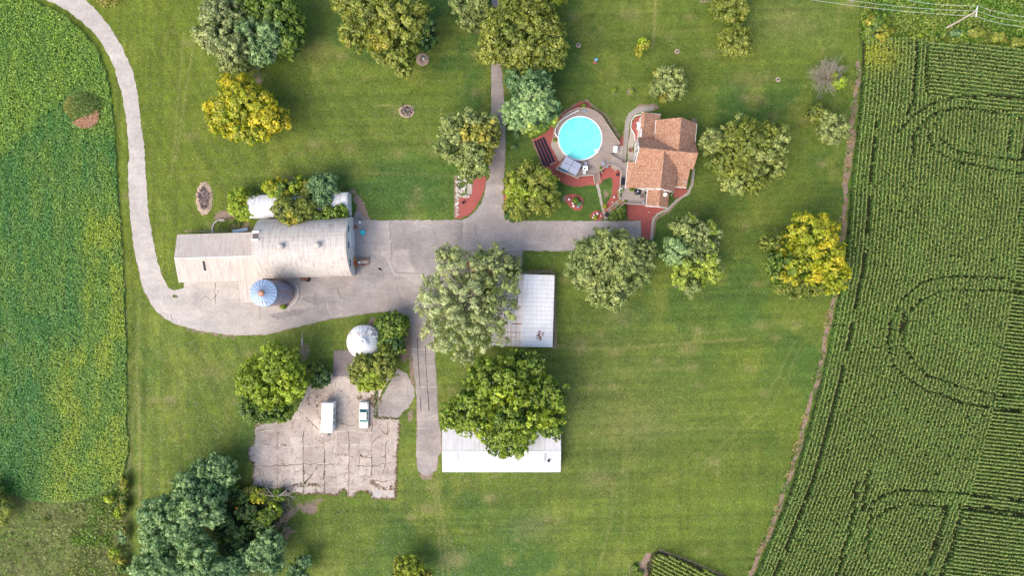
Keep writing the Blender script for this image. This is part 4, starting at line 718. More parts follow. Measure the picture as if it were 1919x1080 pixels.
# ------------------------------------------------------------------ fire rings, brush pits and stones
def debris(root, n, r0, r1, mats, seed, hz=.25):
    r = random.Random(seed)
    for mt in mats:
        m = MB()
        for _ in range(n // len(mats)):
            a, q = r.uniform(0, 6.28), math.sqrt(r.random()); x, y = r0 * q * math.cos(a), r1 * q * math.sin(a); L = r.uniform(.3, 1.1) * min(1.6, r0); b = r.uniform(0, 6.28)
            m.tube([(x, y, r.uniform(.03, hz)), (x + L * math.cos(b), y + L * math.sin(b), r.uniform(.05, hz * 1.5))], r.uniform(.02, .06), 4)
        m.build('debris', M[mt], root)
def stonering(root, r0, n=9, s=.2, seed=0):
    r = random.Random(seed)
    for k in range(1): 
        m = MB()
        for i in range(n): a = 6.283 * i / n; m.box((r0 * math.cos(a), r0 * math.sin(a), .1), (s * r.uniform(.8, 1.4), s, .22), rz=a + r.uniform(-.4, .4), top=.75)
        m.build('stone_ring', M['stone'], root)
for lb, x, y, r in (('small stone fire ring on the lawn right of the big olive tree', 1084, 84.5, .42), ('small dark fire ring on the lawn right of the little orange tree', 1269, 96, .42), ('small round fire ring on open lawn left of the dead tree', 1458, 149, .42), ('small fire ring tucked under the edge of the round olive tree', 1356, 62, .35)):
    t = thing('fire_ring', lb, 'fire ring', at(x, y), 0, 'small fire rings on the lawn'); MB().lathe([(r * 1.3, 0), (r * 1.25, .05), (.05, .06)], n=14).build('ash_bed', M['tan_rim'], t); stonering(t, r * .8, 8, .16, int(x)); debris(t, 10, r * .5, r * .5, ['dark'], int(x))
t = thing('fire_pit', 'burnt brush heap in a scorched brown ring on the open lawn', 'fire pit', at(762, 208)); MB().lathe([(1.65, 0), (1.45, .06), (.05, .08)], n=22, ell=.85).build('scorched_ring', M['tan_rim'], t); MB().lathe([(1.2, .05), (.8, .16), (.05, .2)], n=18, ell=.9).build('ash_bed', M['dark_soil'], t); debris(t, 70, 1.1, .9, ['dead_wood', 'dark', 'pale_bark'], 3, .45)
t = thing('fire_pit', 'bare soil ring with a white bucket at the edge of the tall tree', 'fire pit', at(792, 111)); MB().lathe([(1.35, 0), (1.2, .05), (.05, .06)], n=18).build('ash_bed', M['tan_rim'], t); MB().lathe([(.16, 0), (.2, .35)], (.2, .1, .05), 12).build('bucket', M['white_plastic'], t); debris(t, 14, .7, .6, ['ash'], 4)
t = thing('brush_pit', 'long burnt brush pit with a tan rim on the lawn above the barn wing', 'brush pit', at(383, 372))
MB().add(*(lambda n=28: ([(1.75 * math.cos(6.283 * k / n) * (1 + .09 * math.sin(3 * k)), 3.5 * math.sin(6.283 * k / n) * (1 + .06 * math.sin(2.3 * k)), .04) for k in range(n)] + [(1.2 * math.cos(6.283 * k / n), 2.7 * math.sin(6.283 * k / n), .16) for k in range(n)] + [(0, 0, .1)],
      [(k, (k + 1) % n, (k + 1) % n + n, k + n) for k in range(n)] + [(k + n, (k + 1) % n + n, 2 * n) for k in range(n)]))()).build('rim', M['tan_rim'], t)
MB().lathe([(1.15, .08), (1.0, .2), (.05, .22)], n=20, ell=2.3).build('ash_bed', M['ash'], t); debris(t, 130, 1.1, 2.4, ['dead_wood', 'ash', 'dark'], 9, .4)
rr = random.Random(12)
STN = []
for i in range(74):
    if i < 40: x, y, s = rr.uniform(856, 884), rr.uniform(331, 366), rr.uniform(.25, .75)
    else: x, y, s = 857 + rr.uniform(-3, 3), 366 + (i - 40) * 1.2 + rr.uniform(-1, 1), rr.uniform(.2, .45)
    STN.append((x, y, s))
for y in (367, 369): 
    for x in range(862, 882, 4): STN.append((x + rr.uniform(-1, 1), y + rr.uniform(-1, 1), rr.uniform(.3, .6)))
base = None
for x, y, s in STN:
    m = MB(); vs = []
    if base is None or rr.random() < .12:
        m.lathe([(s * .0 + .42, 0), (.5, .15), (.4, .32), (.15, .42)], n=7); base = m.build('rock', M['stone'] if rr.random() < .6 else M['trim'], None); o = base
    else: o = base.copy(); COL.objects.link(o)
    o.location = at(x, y); o.scale = (s * rr.uniform(.8, 1.4), s, s * .8); o.rotation_euler = (rr.uniform(-.2, .2), rr.uniform(-.2, .2), rr.uniform(0, 6))
    tag(o, 'pale rock in the rockery between lawn and red mulch by the lane', 'rock', 'rockery stones beside the lane')
struct(sheet('stone_slab', [(876, 345), (885, 345), (884, 364), (875, 364)], .05, 'stone_path', .3))

# ------------------------------------------------------------------ yard objects and vehicles
kp = thing('kiddie_pool', 'small round turquoise paddling tub on the yard by the barn', 'tub', at(680, 436)); MB().lathe([(.5, 0), (.58, .3), (.58, .34), (.5, .34), (.46, .1)], n=24).build('wall', M['sky_blue'], kp); MB().lathe([(.47, .2), (.47, .22)], n=24).build('water', M['turquoise'], kp)
tag(MB().lathe([(.22, 0), (.28, .4), (.3, .42), (.1, .45)], n=14).build('bucket', M['trim'], None, at(675, 417)), 'cream bucket on the yard just above the turquoise tub', 'bucket'); tag(MB().lathe([(.38, 0), (.42, .3), (.3, .34)], n=16).build('pot', M['red_brown'], None, at(667, 425.5)), 'red-brown round pot against the barn gable wall', 'pot')
cart = thing('flatbed_trailer', 'small brown flatbed trailer with a white jug, parked at the barn door', 'trailer', at(682, 491.5)); MB().box((0, 0, .5), (2.2, 1.15, .1)).build('bed', M['brown_box'], cart); MB().box((.1, .0, .57), (1.5, .55, .04)).build('ramp_board', M['stone_path'], cart)
for y in (-.62, .62): MB().box((0, y, .58), (2.2, .08, .2)).build('side_rail', M['red_brown'], cart); w_ = MB().tube([(-.1, y * 1.1 - .06, .28), (-.1, y * 1.1 + .06, .28)], .27, 14).build('wheel', M['black_rubber'], cart)
tag(MB().lathe([(.22, 0), (.25, .3), (.1, .45), (.1, .5)], n=14).build('jug', M['white_plastic'], None, at(673.5, 492, .6)), 'white plastic jug on the small brown trailer', 'jug')
rk = thing('pallet_rack', 'orange wooden pallet leaning against the barn wall beside the trailer', 'pallet', at(667.5, 491.5)); [MB().box((0, y, .8), (.12, .28, 1.6)).build('board', M['orange_wood'], rk) for y in (-.85, -.5, .5, .85)]; MB().box((.03, 0, .3), (.2, 2.0, .1)).box((.03, 0, 1.3), (.2, 2.0, .1)).build('crossbar', M['orange_wood'], rk)
tag(MB().box((0, 0, .3), (.35, .6, .6)).lathe([(.1, .6), (.06, .7)], n=8).build('fuel_can', M['red'], None, at(666.5, 494.0, .8)), 'bright red can on the orange pallet by the barn', 'can')
tag(MB().lathe([(.2, 0), (.5, .15), (.5, .3), (.2, .3)], n=14).build('old_tyre', M['black_rubber'], None, at(578, 524)), 'dark old tyre lying against the south barn wall', 'tyre'); tag(MB().box((0, 0, .3), (1.1, .6, .5), top=.8).box((.7, .2, .25), (.6, .5, .4)).build('scrap_pile', M['red_brown'], None, at(569, 524)), 'rusty scrap heap beside the old tyre under the barn eave', 'scrap')

def camper():
    t = thing('camper_trailer', 'long white box camper trailer parked on the cracked concrete pad', 'camper', (W(619.5, 779)[0] - .0, W(619.5, 779)[1], 0), math.radians(-2.2))
    m = MB(); L, w2 = 3.15, 1.17; prof = [(-L, .5), (-L - .0, 2.3), (-L + .35, 2.75), (L - .2, 2.8), (L, 2.6), (L, .5)]
    vs = [(x, y, z) for x in (-w2, w2) for y, z in prof]; n = len(prof)
    m.add(vs, [tuple(range(n)), tuple(range(2 * n - 1, n - 1, -1))] + [(i, i + n, (i + 1) % n + n, (i + 1) % n) for i in range(n)]); m.build('body', M['white_paint'], t)
    MB().box((-.15, -.05, 2.84), (1.9, 5.4, .05)).build('roof_sheet', M['white_plastic'], t); MB().box((.1, -.6, 2.93), (.5, .4, .14)).build('roof_vent', M['white_paint'], t); MB().box((-.5, -.6, 2.9), (.35, .1, .06)).build('roof_vent', M['grey_metal'], t)
    MB().box((0, L + .02, 2.0), (1.7, .06, 1.0)).build('window', M['glass_blue'], t)
    for y in (-1.2, .2, 1.5): MB().box((w2 + .02, y, 1.75), (.05, .8, .6)).build('window', M['glass_teal'], t)
    MB().box((w2 + .03, 1.0 - 3.1, 1.4), (.05, .65, 1.6)).build('door', M['trim'], t)
    for x in (-w2 + .1, w2 - .1):
        for y in (-.4, .45): ww = MB().tube([(x - .11, y, .33), (x + .11, y, .33)], .33, 16).build('wheel', M['black_rubber'], t); MB().tube([(x - .13, y, .33), (x + .13, y, .33)], .16, 10).build('hub', M['grey_metal'], ww)
    MB().box((0, -L - .55, .45), (.1, 1.1, .1)).box((-.35, -L - .4, .45), (.1, 1.0, .08), rz=.6).box((.35, -L - .4, .45), (.1, 1.0, .08), rz=-.6).build('tow_bar', M['dark'], t)
camper()
def car():
    t = thing('parked_car', 'old white car with rust spots parked beside the camper on the concrete pad', 'car', W(683.5, 777), math.radians(-1.2))
    secs = []  # y, half width low, half width top, z low, z top
    ys = [(2.72, .82, .55, .62), (2.6, .92, .50, .80), (2.0, .96, .50, .92), (1.25, .97, .5, .98), (1.1, .97, .5, .99), (0, .98, .5, 1.0), (-1.3, .97, .5, 1.0), (-1.5, .97, .5, .98), (-2.3, .95, .5, .95), (-2.65, .9, .52, .86), (-2.75, .82, .55, .7)]
    vs = []
    for y, hw, zl, zt in ys: vs += [(-hw * .95, y, zl - .22), (-hw, y, zl + .1), (-hw * .97, y, zt - .07), (-hw * .86, y, zt), (0, y, zt + .035), (hw * .86, y, zt), (hw * .97, y, zt - .07), (hw, y, zl + .1), (hw * .95, y, zl - .22)]
    k = 9; fs = [(i * k + j, (i + 1) * k + j, (i + 1) * k + (j + 1) % k, i * k + (j + 1) % k) for i in range(len(ys) - 1) for j in range(k)] + [tuple(range(k)), tuple(range(len(vs) - 1, len(vs) - k - 1, -1))]
    b = MB().add(vs, fs).build('body', M['car_paint'], t)
    # glasshouse
    P = [(-.82, 1.22, .99), (.82, 1.22, .99), (.82, -1.42, .99), (-.82, -1.42, .99), (-.68, .62, 1.42), (.68, .62, 1.42), (.68, -.85, 1.42), (-.68, -.85, 1.42)]
    MB().add(P, [(0, 1, 5, 4), (1, 2, 6, 5), (2, 3, 7, 6), (3, 0, 4, 7), (4, 5, 6, 7)]).build('windows', M['glass_teal'], t)
    MB().box((0, -.11, 1.445), (1.42, 1.6, .06), top=.94).build('roof', M['car_paint'], t)
    for s in (-1, 1):
        for y0, z0, y1, z1 in ((1.24, 1.0, .64, 1.43), (-1.44, 1.0, -.87, 1.43), (-.1, 1.0, -.1, 1.43)): MB().tube([(s * .83, y0, z0), (s * .69, y1, z1)], .045, 5).build('pillar', M['car_paint'], t)
        for y in (1.75, -1.75): ww = MB().tube([(s * .78, y, .33), (s * .98, y, .33)], .33, 18).build('wheel', M['black_rubber'], t); MB().tube([(s * .9, y, .33), (s * 1.0, y, .33)], .19, 12).build('hub_cap', M['grey_metal'], ww)
        MB().box((s * .62, 2.7, .62), (.38, .1, .16)).build('headlight', M['glass_blue'], t); MB().box((s * .62, -2.73, .68), (.38, .06, .15)).build('tail_light', M['red'], t); MB().box((s * 1.05, .85, 1.02), (.16, .1, .12)).build('wing_mirror', M['grey_metal'], t)
    MB().box((0, 2.76, .46), (1.75, .14, .18)).build('bumper', M['grey_metal'], t); MB().box((0, -2.8, .46), (1.75, .14, .18)).build('bumper', M['grey_metal'], t)
    MB().box((0, 1.9, .985), (1.35, 1.3, .02)).build('bonnet', M['car_paint'], t); MB().box((0, -2.0, .985), (1.4, 1.05, .03)).build('boot_lid', M['white_paint'], t)
k = N('car_paint'); n_ = k.noise(2.2, k.coord(), 5, .75); M['car_paint'] = k.end(k.ramp(n_, [(.3, (.80, .78, .74)), (.64, (.74, .70, .64)), (.71, (.42, .20, .12)), (.78, (.62, .5, .42))]), .4)
car()
tag(MB().lathe([(.2, 0), (.24, .3), (.26, .32), (.1, .36)], n=12).build('bucket', M['white_plastic'], None, at(582, 685)), 'white bucket in the dirt between the two trees above the pad', 'bucket')
tag(MB().box((0, 0, .05), (.28, 1.6, .1)).build('concrete_block', M['concrete'], None, at(566.5, 641)), 'narrow pale concrete strip set in the lawn left of the grain bin', 'concrete strip')
tag(MB().box((0, 0, .1), (.9, .5, .2), rz=.3).build('white_box', M['trim'], None, at(1597, 4)), 'small white box on the grass at the head of the field edge', 'box') if 0 else None

# ------------------------------------------------------------------ utility pole and lines
up = thing('utility_pole', 'pale wooden utility pole with a crossarm at the corner of the cornfield', 'utility pole', W(1771, 53, 0))
ub = Vector(up.location); top = Vector(W(1829, 21, 10.2)) - ub
MB().tube([(0, 0, 0), top], [.2, .13], 10).build('pole', M['pole_wood'], up)
ca, cb = Vector(W(1832, 10.5, 10.0)) - ub, Vector(W(1829, 31.5, 10.0)) - ub
MB().tube([ca, cb], .09, 4).build('crossarm', M['trim'], up); MB().tube([top + Vector((0, 0, -1.1)), (ca + cb) / 2 + (cb - ca) * .33], .04, 4).tube([top + Vector((0, 0, -1.1)), (ca + cb) / 2 - (cb - ca) * .33], .04, 4).build('brace', M['trim'], up)
for i, f in enumerate((.03, .5, .97)):
    p = ca + (cb - ca) * f; MB().lathe([(.05, 0), (.09, .06), (.09, .12), (.04, .18)], tuple(p + Vector((0, 0, .05))), 8).build('insulator', M['grey_metal'], up)
def cable(label, pts):
    q = []
    for a, b in zip(pts[:-1], pts[1:]):
        A, B = Vector(a), Vector(b)
        for j in range(14): t_ = j / 14; q.append(A.lerp(B, t_) - Vector((0, 0, 1.2 * 4 * t_ * (1 - t_))))
    q.append(Vector(pts[-1])); tag(MB().tube(q, .022, 4).build('power_line', M['wire'], None), label, 'power line', 'power lines on the utility pole')
for lb, f, l0, r0 in (('northernmost overhead power line across the top corner', .03, (1680, -6), (1960, 33)), ('middle overhead power line across the top corner', .5, (1560, -6), (1960, 42)), ('southernmost overhead power line across the top corner', .97, (1480, -8), (1960, 52))):
    p = ub + ca + (cb - ca) * f + Vector((0, 0, .24)); dl = Vector(W(*l0, 9.6)) - p; dr = Vector(W(*r0, 9.6)) - p
    cable(lb, [tuple(p + dl * (1 if f < .4 else 1.0)), tuple(p), tuple(p + dr)])
# ------------------------------------------------------------------ vegetation
def unit(v): return v / (np.linalg.norm(v, axis=1, keepdims=True) + 1e-9)
def quads(P, Nn, size, el=1.6, rs=rng, adir=None):
    """leaf-shaped rhombi at P with normals Nn; size per leaf"""
    n = len(P); r = unit(rs.normal(size=(n, 3)))
    if adir is not None: r = unit(adir + r * .6)
    a = unit(r - Nn * np.sum(r * Nn, 1, keepdims=True)); b = np.cross(Nn, a); s = size[:, None] * .5
    V = np.stack([P - a * s * el, P + b * s - a * s * .1, P + a * s * el, P - b * s - a * s * .1], 1).reshape(-1, 3)
    return V, np.arange(4 * n).reshape(n, 4)
PAL = {  # dark, mid, light leaf colours (base colours, not lit ones)
 'olive': ((.048, .070, .010), (.120, .140, .022), (.210, .210, .045)), 'green': ((.022, .055, .010), (.070, .115, .014), (.145, .185, .026)), 'bright': ((.030, .070, .008), (.105, .150, .012), (.190, .225, .030)),
 'yellow': ((.075, .11, .008), (.185, .205, .010), (.310, .260, .014)), 'blue': ((.028, .072, .034), (.075, .135, .062), (.15, .21, .10)), 'silver': ((.080, .10, .045), (.165, .185, .090), (.265, .275, .140)),
 'grey': ((.058, .082, .024), (.145, .172, .062), (.250, .260, .110)), 'dark': ((.014, .038, .012), (.036, .075, .020), (.080, .125, .035)), 'gold': ((.070, .080, .012), (.170, .165, .020), (.290, .235, .035)), 'pine': ((.048, .095, .045), (.140, .205, .100), (.245, .300, .155)),
 'amber': ((.18, .16, .012), (.29, .245, .012), (.36, .285, .02)),
 'willow': ((.125, .140, .075), (.225, .242, .140), (.320, .335, .215)), 'lime': ((.080, .120, .010), (.170, .215, .014), (.260, .290, .030)), 'orange': ((.12, .10, .012), (.33, .20, .02), (.42, .18, .04)),
}
TREEN = 0
def crown_mesh(lobes, h, pal, ls, dens, seed, el, spiky, crf, accent, org, base=.26, mixp=None, flat=.38):
    rs = np.random.default_rng(seed); AP, AN, AS, AC, AD = [], [], [], [], []; clumps = []
    pal = [np.array(c) for c in PAL[pal]]; rmax = max(l[2] for l in lobes)
    for li, lb in enumerate(lobes):
        px, py, rx, ry = lb[:4]; hh = h * (lb[4] if len(lb) > 4 else 1.0); pl = [np.array(c) for c in PAL[lb[5]]] if len(lb) > 5 else pal
        cz = hh * .60; rz = hh * flat; f = (1 - cz / H) / S; c = np.array(W(px, py, cz)); R = np.array([rx * f, ry * f, rz])
        cr0 = max(.42, crf * math.sqrt(rx * ry) * f); K = int(3.4 * dens * (R[0] * R[1]) / cr0 ** 2) + 5
        d = unit(rs.normal(size=(K * 2, 3))); d = d[d[:, 2] > -.35][:K]; K = len(d)
        th = np.arctan2(d[:, 1], d[:, 0]); ph = rs.uniform(0, 6.28, 4)
        wob = 1 + .10 * np.sin(3 * th + ph[0]) + .09 * np.sin(5 * th + ph[1]) + .08 * np.sin(8 * th + ph[2] + 3 * d[:, 2])
        cr = cr0 * rs.uniform(.5, 1.3, K); q = (1 - cr / R[:2].min()) * wob * rs.uniform(.62, 1.06, K) ** .8
        cc = c + d * R * q[:, None]; tint = np.clip(rs.normal(.5, .27, K), 0, 1)
        # neighbouring clumps share a tint
        tint = np.clip(.45 * tint + .75 * (fbm(cc[:, 0], cc[:, 1], 3.2, seed % 13 + li) - .1), 0, 1)
        for i in range(K):
            n = int(10.5 * dens ** 0 * cr[i] ** 2 / (ls * ls) * .78) + 6
            ns = max(3, n // 9); sub = unit(rs.normal(size=(ns, 3)) + np.array([0, 0, .35])); si = rs.integers(0, ns, n); sr = rs.uniform(.5, 1.12, ns) ** .7; sb = rs.uniform(.72, 1.3, ns); j_ = min(.34, .26 / cr[i])
            dd = unit(sub[si] + rs.normal(size=(n, 3)) * j_); rr = cr[i] * sr[si] * rs.uniform(.9, 1.06, n)
            sq = np.array([1, 1, .8]); p = cc[i] + dd * rr[:, None] * sq
            if spiky: p += d[i] * R / R.max() * (rs.random(n)[:, None] ** 2) * cr[i] * spiky
            AP.append(p); AN.append(unit(dd * .8 + d[i] * .35 + rs.normal(size=(n, 3)) * .45 + np.array([0, 0, .25]))); AS.append(ls * rs.uniform(.6, 1.35, n)); AD.append(unit(dd + d[i]) )
            t = np.clip(tint[i] + rs.normal(0, .16, n) + .18 * (dd[:, 2] - .3), 0, 1)[:, None]  # upward-facing leaves tinted lighter: light from above painted into the leaf colour
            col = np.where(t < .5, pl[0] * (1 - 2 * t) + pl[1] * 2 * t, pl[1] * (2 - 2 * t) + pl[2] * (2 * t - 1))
            if accent and vn(cc[i, 0], cc[i, 1], accent[1], seed=seed % 7 + 3) > 1 - accent[2]:
                ac = np.array(PAL[accent[0]][1]) if rs.random() < .6 else np.array(PAL[accent[0]][2]); u = rs.uniform(.35, 1, (n, 1)); col = col * (1 - u) + ac * u
            AC.append(col * rs.uniform(.84, 1.16, (n, 1)) * sb[si][:, None])
        clumps += [(cc[i], cr[i]) for i in range(K)]
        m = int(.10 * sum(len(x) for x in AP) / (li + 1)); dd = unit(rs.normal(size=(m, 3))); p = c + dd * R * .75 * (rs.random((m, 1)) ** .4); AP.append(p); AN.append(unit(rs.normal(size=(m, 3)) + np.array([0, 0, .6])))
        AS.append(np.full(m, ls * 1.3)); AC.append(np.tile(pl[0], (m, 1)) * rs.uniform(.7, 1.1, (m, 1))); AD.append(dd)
    P = np.concatenate(AP); P[:, 2] = np.maximum(P[:, 2], .15); Nn = np.concatenate(AN); Sz = np.concatenate(AS); C = np.concatenate(AC); D = np.concatenate(AD)
    V, F = quads(P - np.array(org), Nn, Sz, el, rs, D if el > 1.9 else None)
    return V, F, C, clumps
def tree(name, label, lobes, h, pal='olive', ls=.30, dens=1.0, el=1.5, spiky=0, crf=.17, accent=None, cat='tree', group=None, bark='bark', limbs=16, base=None, flat=.38, trunk=None, limb_r=1.0):
    global TREEN; TREEN += 1; seed = 100 + TREEN; ls = ls * .82 if h > 4 else ls
    b = base or (sum(l[0] * l[2] for l in lobes) / sum(l[2] for l in lobes), sum(l[1] * l[2] for l in lobes) / sum(l[2] for l in lobes))
    org = np.array(W(b[0], b[1], h * .6)); org[2] = 0
    t = thing(name, label, cat, tuple(org), 0, group)
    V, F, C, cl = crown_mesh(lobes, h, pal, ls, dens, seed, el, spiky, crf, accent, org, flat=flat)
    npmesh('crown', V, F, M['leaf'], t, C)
    r = random.Random(seed); m = MB(); tr = trunk or max(.06, h * .028); z0 = h * .30
    m.tube([(0, 0, -.1), (r.uniform(-.1, .1), r.uniform(-.1, .1), z0 * .6), (r.uniform(-.2, .2), r.uniform(-.2, .2), z0 * 1.2)], [tr * 1.25, tr, tr * .85], 8)
    big = sorted(cl, key=lambda q: -q[1])[:limbs * 2]; r.shuffle(big)
    for c, cr in big[:limbs]:
        e = Vector(c - org); s = Vector((0, 0, z0 * r.uniform(.9, 1.25))); mid = s.lerp(e, .5) + Vector((r.uniform(-.4, .4), r.uniform(-.4, .4), r.uniform(0, .5))) * (h / 12)
        m.tube([s, s.lerp(mid, .5), mid, e, e + (e - mid).normalized() * cr * .5], [tr * .5 * limb_r, tr * .36 * limb_r, tr * .25 * limb_r, tr * .12 * limb_r, .02], 5)
        for _ in range(3):
            e2 = e + Vector((r.uniform(-1, 1), r.uniform(-1, 1), r.uniform(-.2, .9))) * cr * 1.1; m.tube([mid.lerp(e, r.uniform(.2, .9)), e2], [tr * .12 * limb_r, .015], 4)
    m.build('trunk', M[bark], t); return t
def twigs(m, r, p, d, L, rad, lvl, spread=.55, k=3):
    q = p + d * L; m.tube([p, p.lerp(q, .5) + Vector((r.uniform(-1, 1), r.uniform(-1, 1), r.uniform(-1, 1))) * L * .06, q], [rad, rad * .75, rad * .5], 4)
    if lvl:
        for i in range(k):
            nd = (d + Vector((r.uniform(-1, 1), r.uniform(-1, 1), r.uniform(-.6, .8))) * spread).normalized(); twigs(m, r, p.lerp(q, r.uniform(.5, 1)), nd, L * r.uniform(.55, .85), rad * .55, lvl - 1, spread, k)

# --- top-left and top-centre trees
tree('willow_tree', 'silvery grey-green willow with bare pale branches at the top left of the lawn', [(418, 28, 46, 44), (404, 72, 34, 34), (440, 92, 34, 30)], 13, 'silver', .30, .85, 2.2, .5, .19, bark='pale_bark', limbs=30, limb_r=1.1)
tree('willow_tree', 'pale blue-green willow in clumps over bare limbs, right of the silvery one', [(470, 58, 28, 24), (509, 58, 30, 28, .96), (486, 92, 28, 24, .9), (515, 80, 22, 22, .85), (490, 110, 34, 16, .8)], 12, 'pine', .30, .8, 1.8, .3, .25, bark='pale_bark', limbs=26, limb_r=1.3)
tree('oak_tree', 'large dark green tree behind the two silvery willows at the top edge', [(520, 12, 50, 46, 1, 'green'), (548, 52, 28, 48, .8, 'green'), (478, 0, 44, 32, 1.0, 'green'), (540, 88, 30, 24, .6, 'green')], 13, 'green', .34, .9, 1.5, 0, .17)
tree('shrub', 'small grey-olive shrub squeezed between the willows and the yellow tree', [(425, 122, 24, 18), (455, 128, 20, 14)], 5, 'grey', .28, .8, 1.8, .4, .3, cat='shrub')
tree('ash_tree', 'yellow-green tree with golden patches standing alone left of the brush ring', [(455, 190, 62, 52), (428, 216, 50, 40, .9), (500, 222, 46, 42, .92), (468, 244, 50, 32, .85)], 11, 'yellow', .34, 1.0, 1.7, .15, .19, ('amber', 2.2, .27), limbs=20)
tree('elm_tree', 'tall ragged olive tree with light yellow tips at the top centre', [(690, 22, 60, 48), (745, 30, 66, 52), (668, 62, 36, 34, .9), (735, 84, 54, 40, .92), (756, 118, 24, 30, .8), (795, 66, 28, 30, .7, 'dark')], 14, 'olive', .34, .72, 2.3, .9, .17, ('gold', 4, .45), limbs=30, bark='pale_bark')
tree('ornamental_tree', 'pale grey-green tree just left of the lane at the top edge', [(868, 2, 30, 34), (898, 10, 24, 34), (882, 42, 26, 20, .85)], 8, 'grey', .30, .85, 1.8, .4, .2, bark='pale_bark')
tree('maple_tree', 'huge dense olive-green maple over the lane at the top centre', [(980, 62, 80, 74), (930, 84, 42, 40, .85), (1028, 84, 42, 56, .9), (985, 120, 46, 28, .85), (985, 0, 70, 40, .98)], 15, 'olive', .34, 1.25, 1.3, 0, .125, ('lime', 9, .16), limbs=14)
tree('oak_tree', 'yellowish tree crown cut by the top edge above the huge maple', [(1045, -14, 24, 24)], 8, 'gold', .3)
tree('spruce_tree', 'blue-green and lime feathery tree beside the pool and the lane', [(990, 160, 44, 36, 1, 'blue'), (1002, 196, 42, 44), (975, 212, 36, 34, .9), (1024, 208, 26, 34, .75, 'blue'), (992, 236, 30, 18, .7)], 12, 'pine', .32, 1.05, 2.4, 1.0, .16, ('lime', 6, .4), limbs=10)
tree('oak_tree', 'grey-olive oak leaning over the lane above the rockery', [(872, 240, 48, 40), (850, 272, 36, 42, .92), (890, 286, 42, 40, .9), (918, 250, 28, 40, .85), (884, 322, 30, 18, .7)], 11, 'grey', .30, .95, 1.5, .1, .17, ('gold', 5, .2), limbs=20)
tree('honey_locust', 'airy yellow-green tree with outward leaning sprays between lane and oval flower bed', [(1003, 352, 44, 46), (978, 382, 34, 30, .8), (1022, 372, 30, 34, .9), (965, 352, 22, 34, .8)], 8, 'olive', .28, .8, 2.6, 1.2, .17, ('lime', 4, .4), limbs=24)
tree('shrub', 'dark spiky shrub at the foot of the airy yellow-green tree by the drive', [(966, 402, 22, 16)], 2.4, 'dark', .26, .9, 2.4, .8, .25, cat='shrub')
for lb, x, y, s in (('small round shrub in the grass below the feathery tree', 968, 253, 7), ('small bluish shrub in the grass left of the black panels', 964, 276, 6)): tree('shrub', lb, [(x, y, s, s)], 1.2, 'blue', .2, 1, 1.4, 0, .3, cat='shrub', limbs=3)
# --- back lawn right
G9 = 'round olive trees on the back lawn'
tree('olive_tree', 'round olive-yellow tree at the top edge, upper of the pair on the back lawn', [(1368, 14, 39, 30)], 6.5, 'olive', .26, .9, 2.3, .6, .17, limbs=14); tree('olive_tree', 'round olive-yellow tree, lower of the pair on the back lawn', [(1379, 80, 35, 36)], 6.5, 'olive', .26, .85, 2.3, .7, .17, bark='pale_bark', limbs=16)
tree('sapling', 'little tree turning orange and yellow alone on the back lawn', [(1206, 84, 13, 17), (1197, 96, 10, 11, .85, 'yellow')], 4, 'lime', .24, .9, 1.6, 0, .26, ('gold', 3, .5), limbs=8)
tree('pear_tree', 'pale grey-green tree with bare twigs below, north of the house', [(1252, 146, 32, 28), (1240, 168, 26, 22, .9), (1265, 165, 24, 26, .9)], 6.5, 'grey', .27, .8, 2.0, .4, .18, ('gold', 3, .3), bark='dead_wood', limbs=30, limb_r=1.3)
tree('maple_tree', 'large light olive maple beside the east wall of the house', [(1398, 270, 62, 54), (1362, 292, 44, 52, .9), (1446, 262, 42, 36, .88), (1392, 332, 44, 38, .85), (1440, 310, 36, 34, .8), (1335, 268, 26, 28, .7, 'grey')], 11.5, 'olive', .32, .85, 1.9, .6, .15, ('grey', 5, .4), limbs=24, bark='pale_bark')
dt = tree('half_dead_tree', 'half-dead tree with bare grey branches and one lime-green clump by the cornfield', [(1573, 154, 17, 15), (1563, 140, 6, 8)], 5.5, 'lime', .26, .9, 1.6, 0, .3, base=(1553, 142), limbs=5)
m = MB(); r_ = random.Random(5)
for i in range(46):
    a = r_.uniform(0, 6.283); el_ = r_.uniform(.0, 1.1); twigs(m, r_, Vector((0, 0, 1.6)), Vector((math.cos(a) * math.cos(el_), math.sin(a) * math.cos(el_), math.sin(el_))), r_.uniform(1.2, 2.3), .055, 3, .5, 3)
m.build('bare_branches', M['pale_bark'], dt)
rs = np.random.default_rng(41); n = 2600; d_ = unit(rs.normal(size=(n, 3)) * [1, .85, .6] + [0, 0, .35]); q_ = rs.uniform(.35, 1, n); q_ *= 1 + .25 * np.sin(np.arctan2(d_[:, 1], d_[:, 0]) * 5); P = d_ * q_[:, None] * [3.6, 2.9, 2.6] + [-.2, .6, 2.4]
V, F = quads(P, unit(rs.normal(size=(n, 3))), np.full(n, .055), 9, rs, d_ * 2); npmesh('twigs', V, F, M['leaf'], dt, np.array([.21, .175, .155]) * rs.uniform(.6, 1.3, (n, 1)))
tree('olive_tree', 'grey-olive two-lobed tree at the edge of the cornfield', [(1560, 242, 33, 34), (1526, 212, 19, 18, .85, 'olive')], 6.5, 'grey', .27, 1.1, 1.7, .2, .16, limbs=12)
tree('ash_tree', 'large golden yellow tree with green lower left side at the cornfield edge', [(1518, 440, 52, 48), (1540, 482, 46, 50, .95), (1500, 500, 52, 46, .9), (1464, 500, 36, 40, .85, 'green'), (1442, 456, 26, 18, .75, 'olive'), (1560, 520, 30, 34, .85), (1500, 540, 46, 24, .75, 'olive')], 13, 'yellow', .33, .95, 1.6, .1, .16, ('amber', 3, .25), limbs=26)
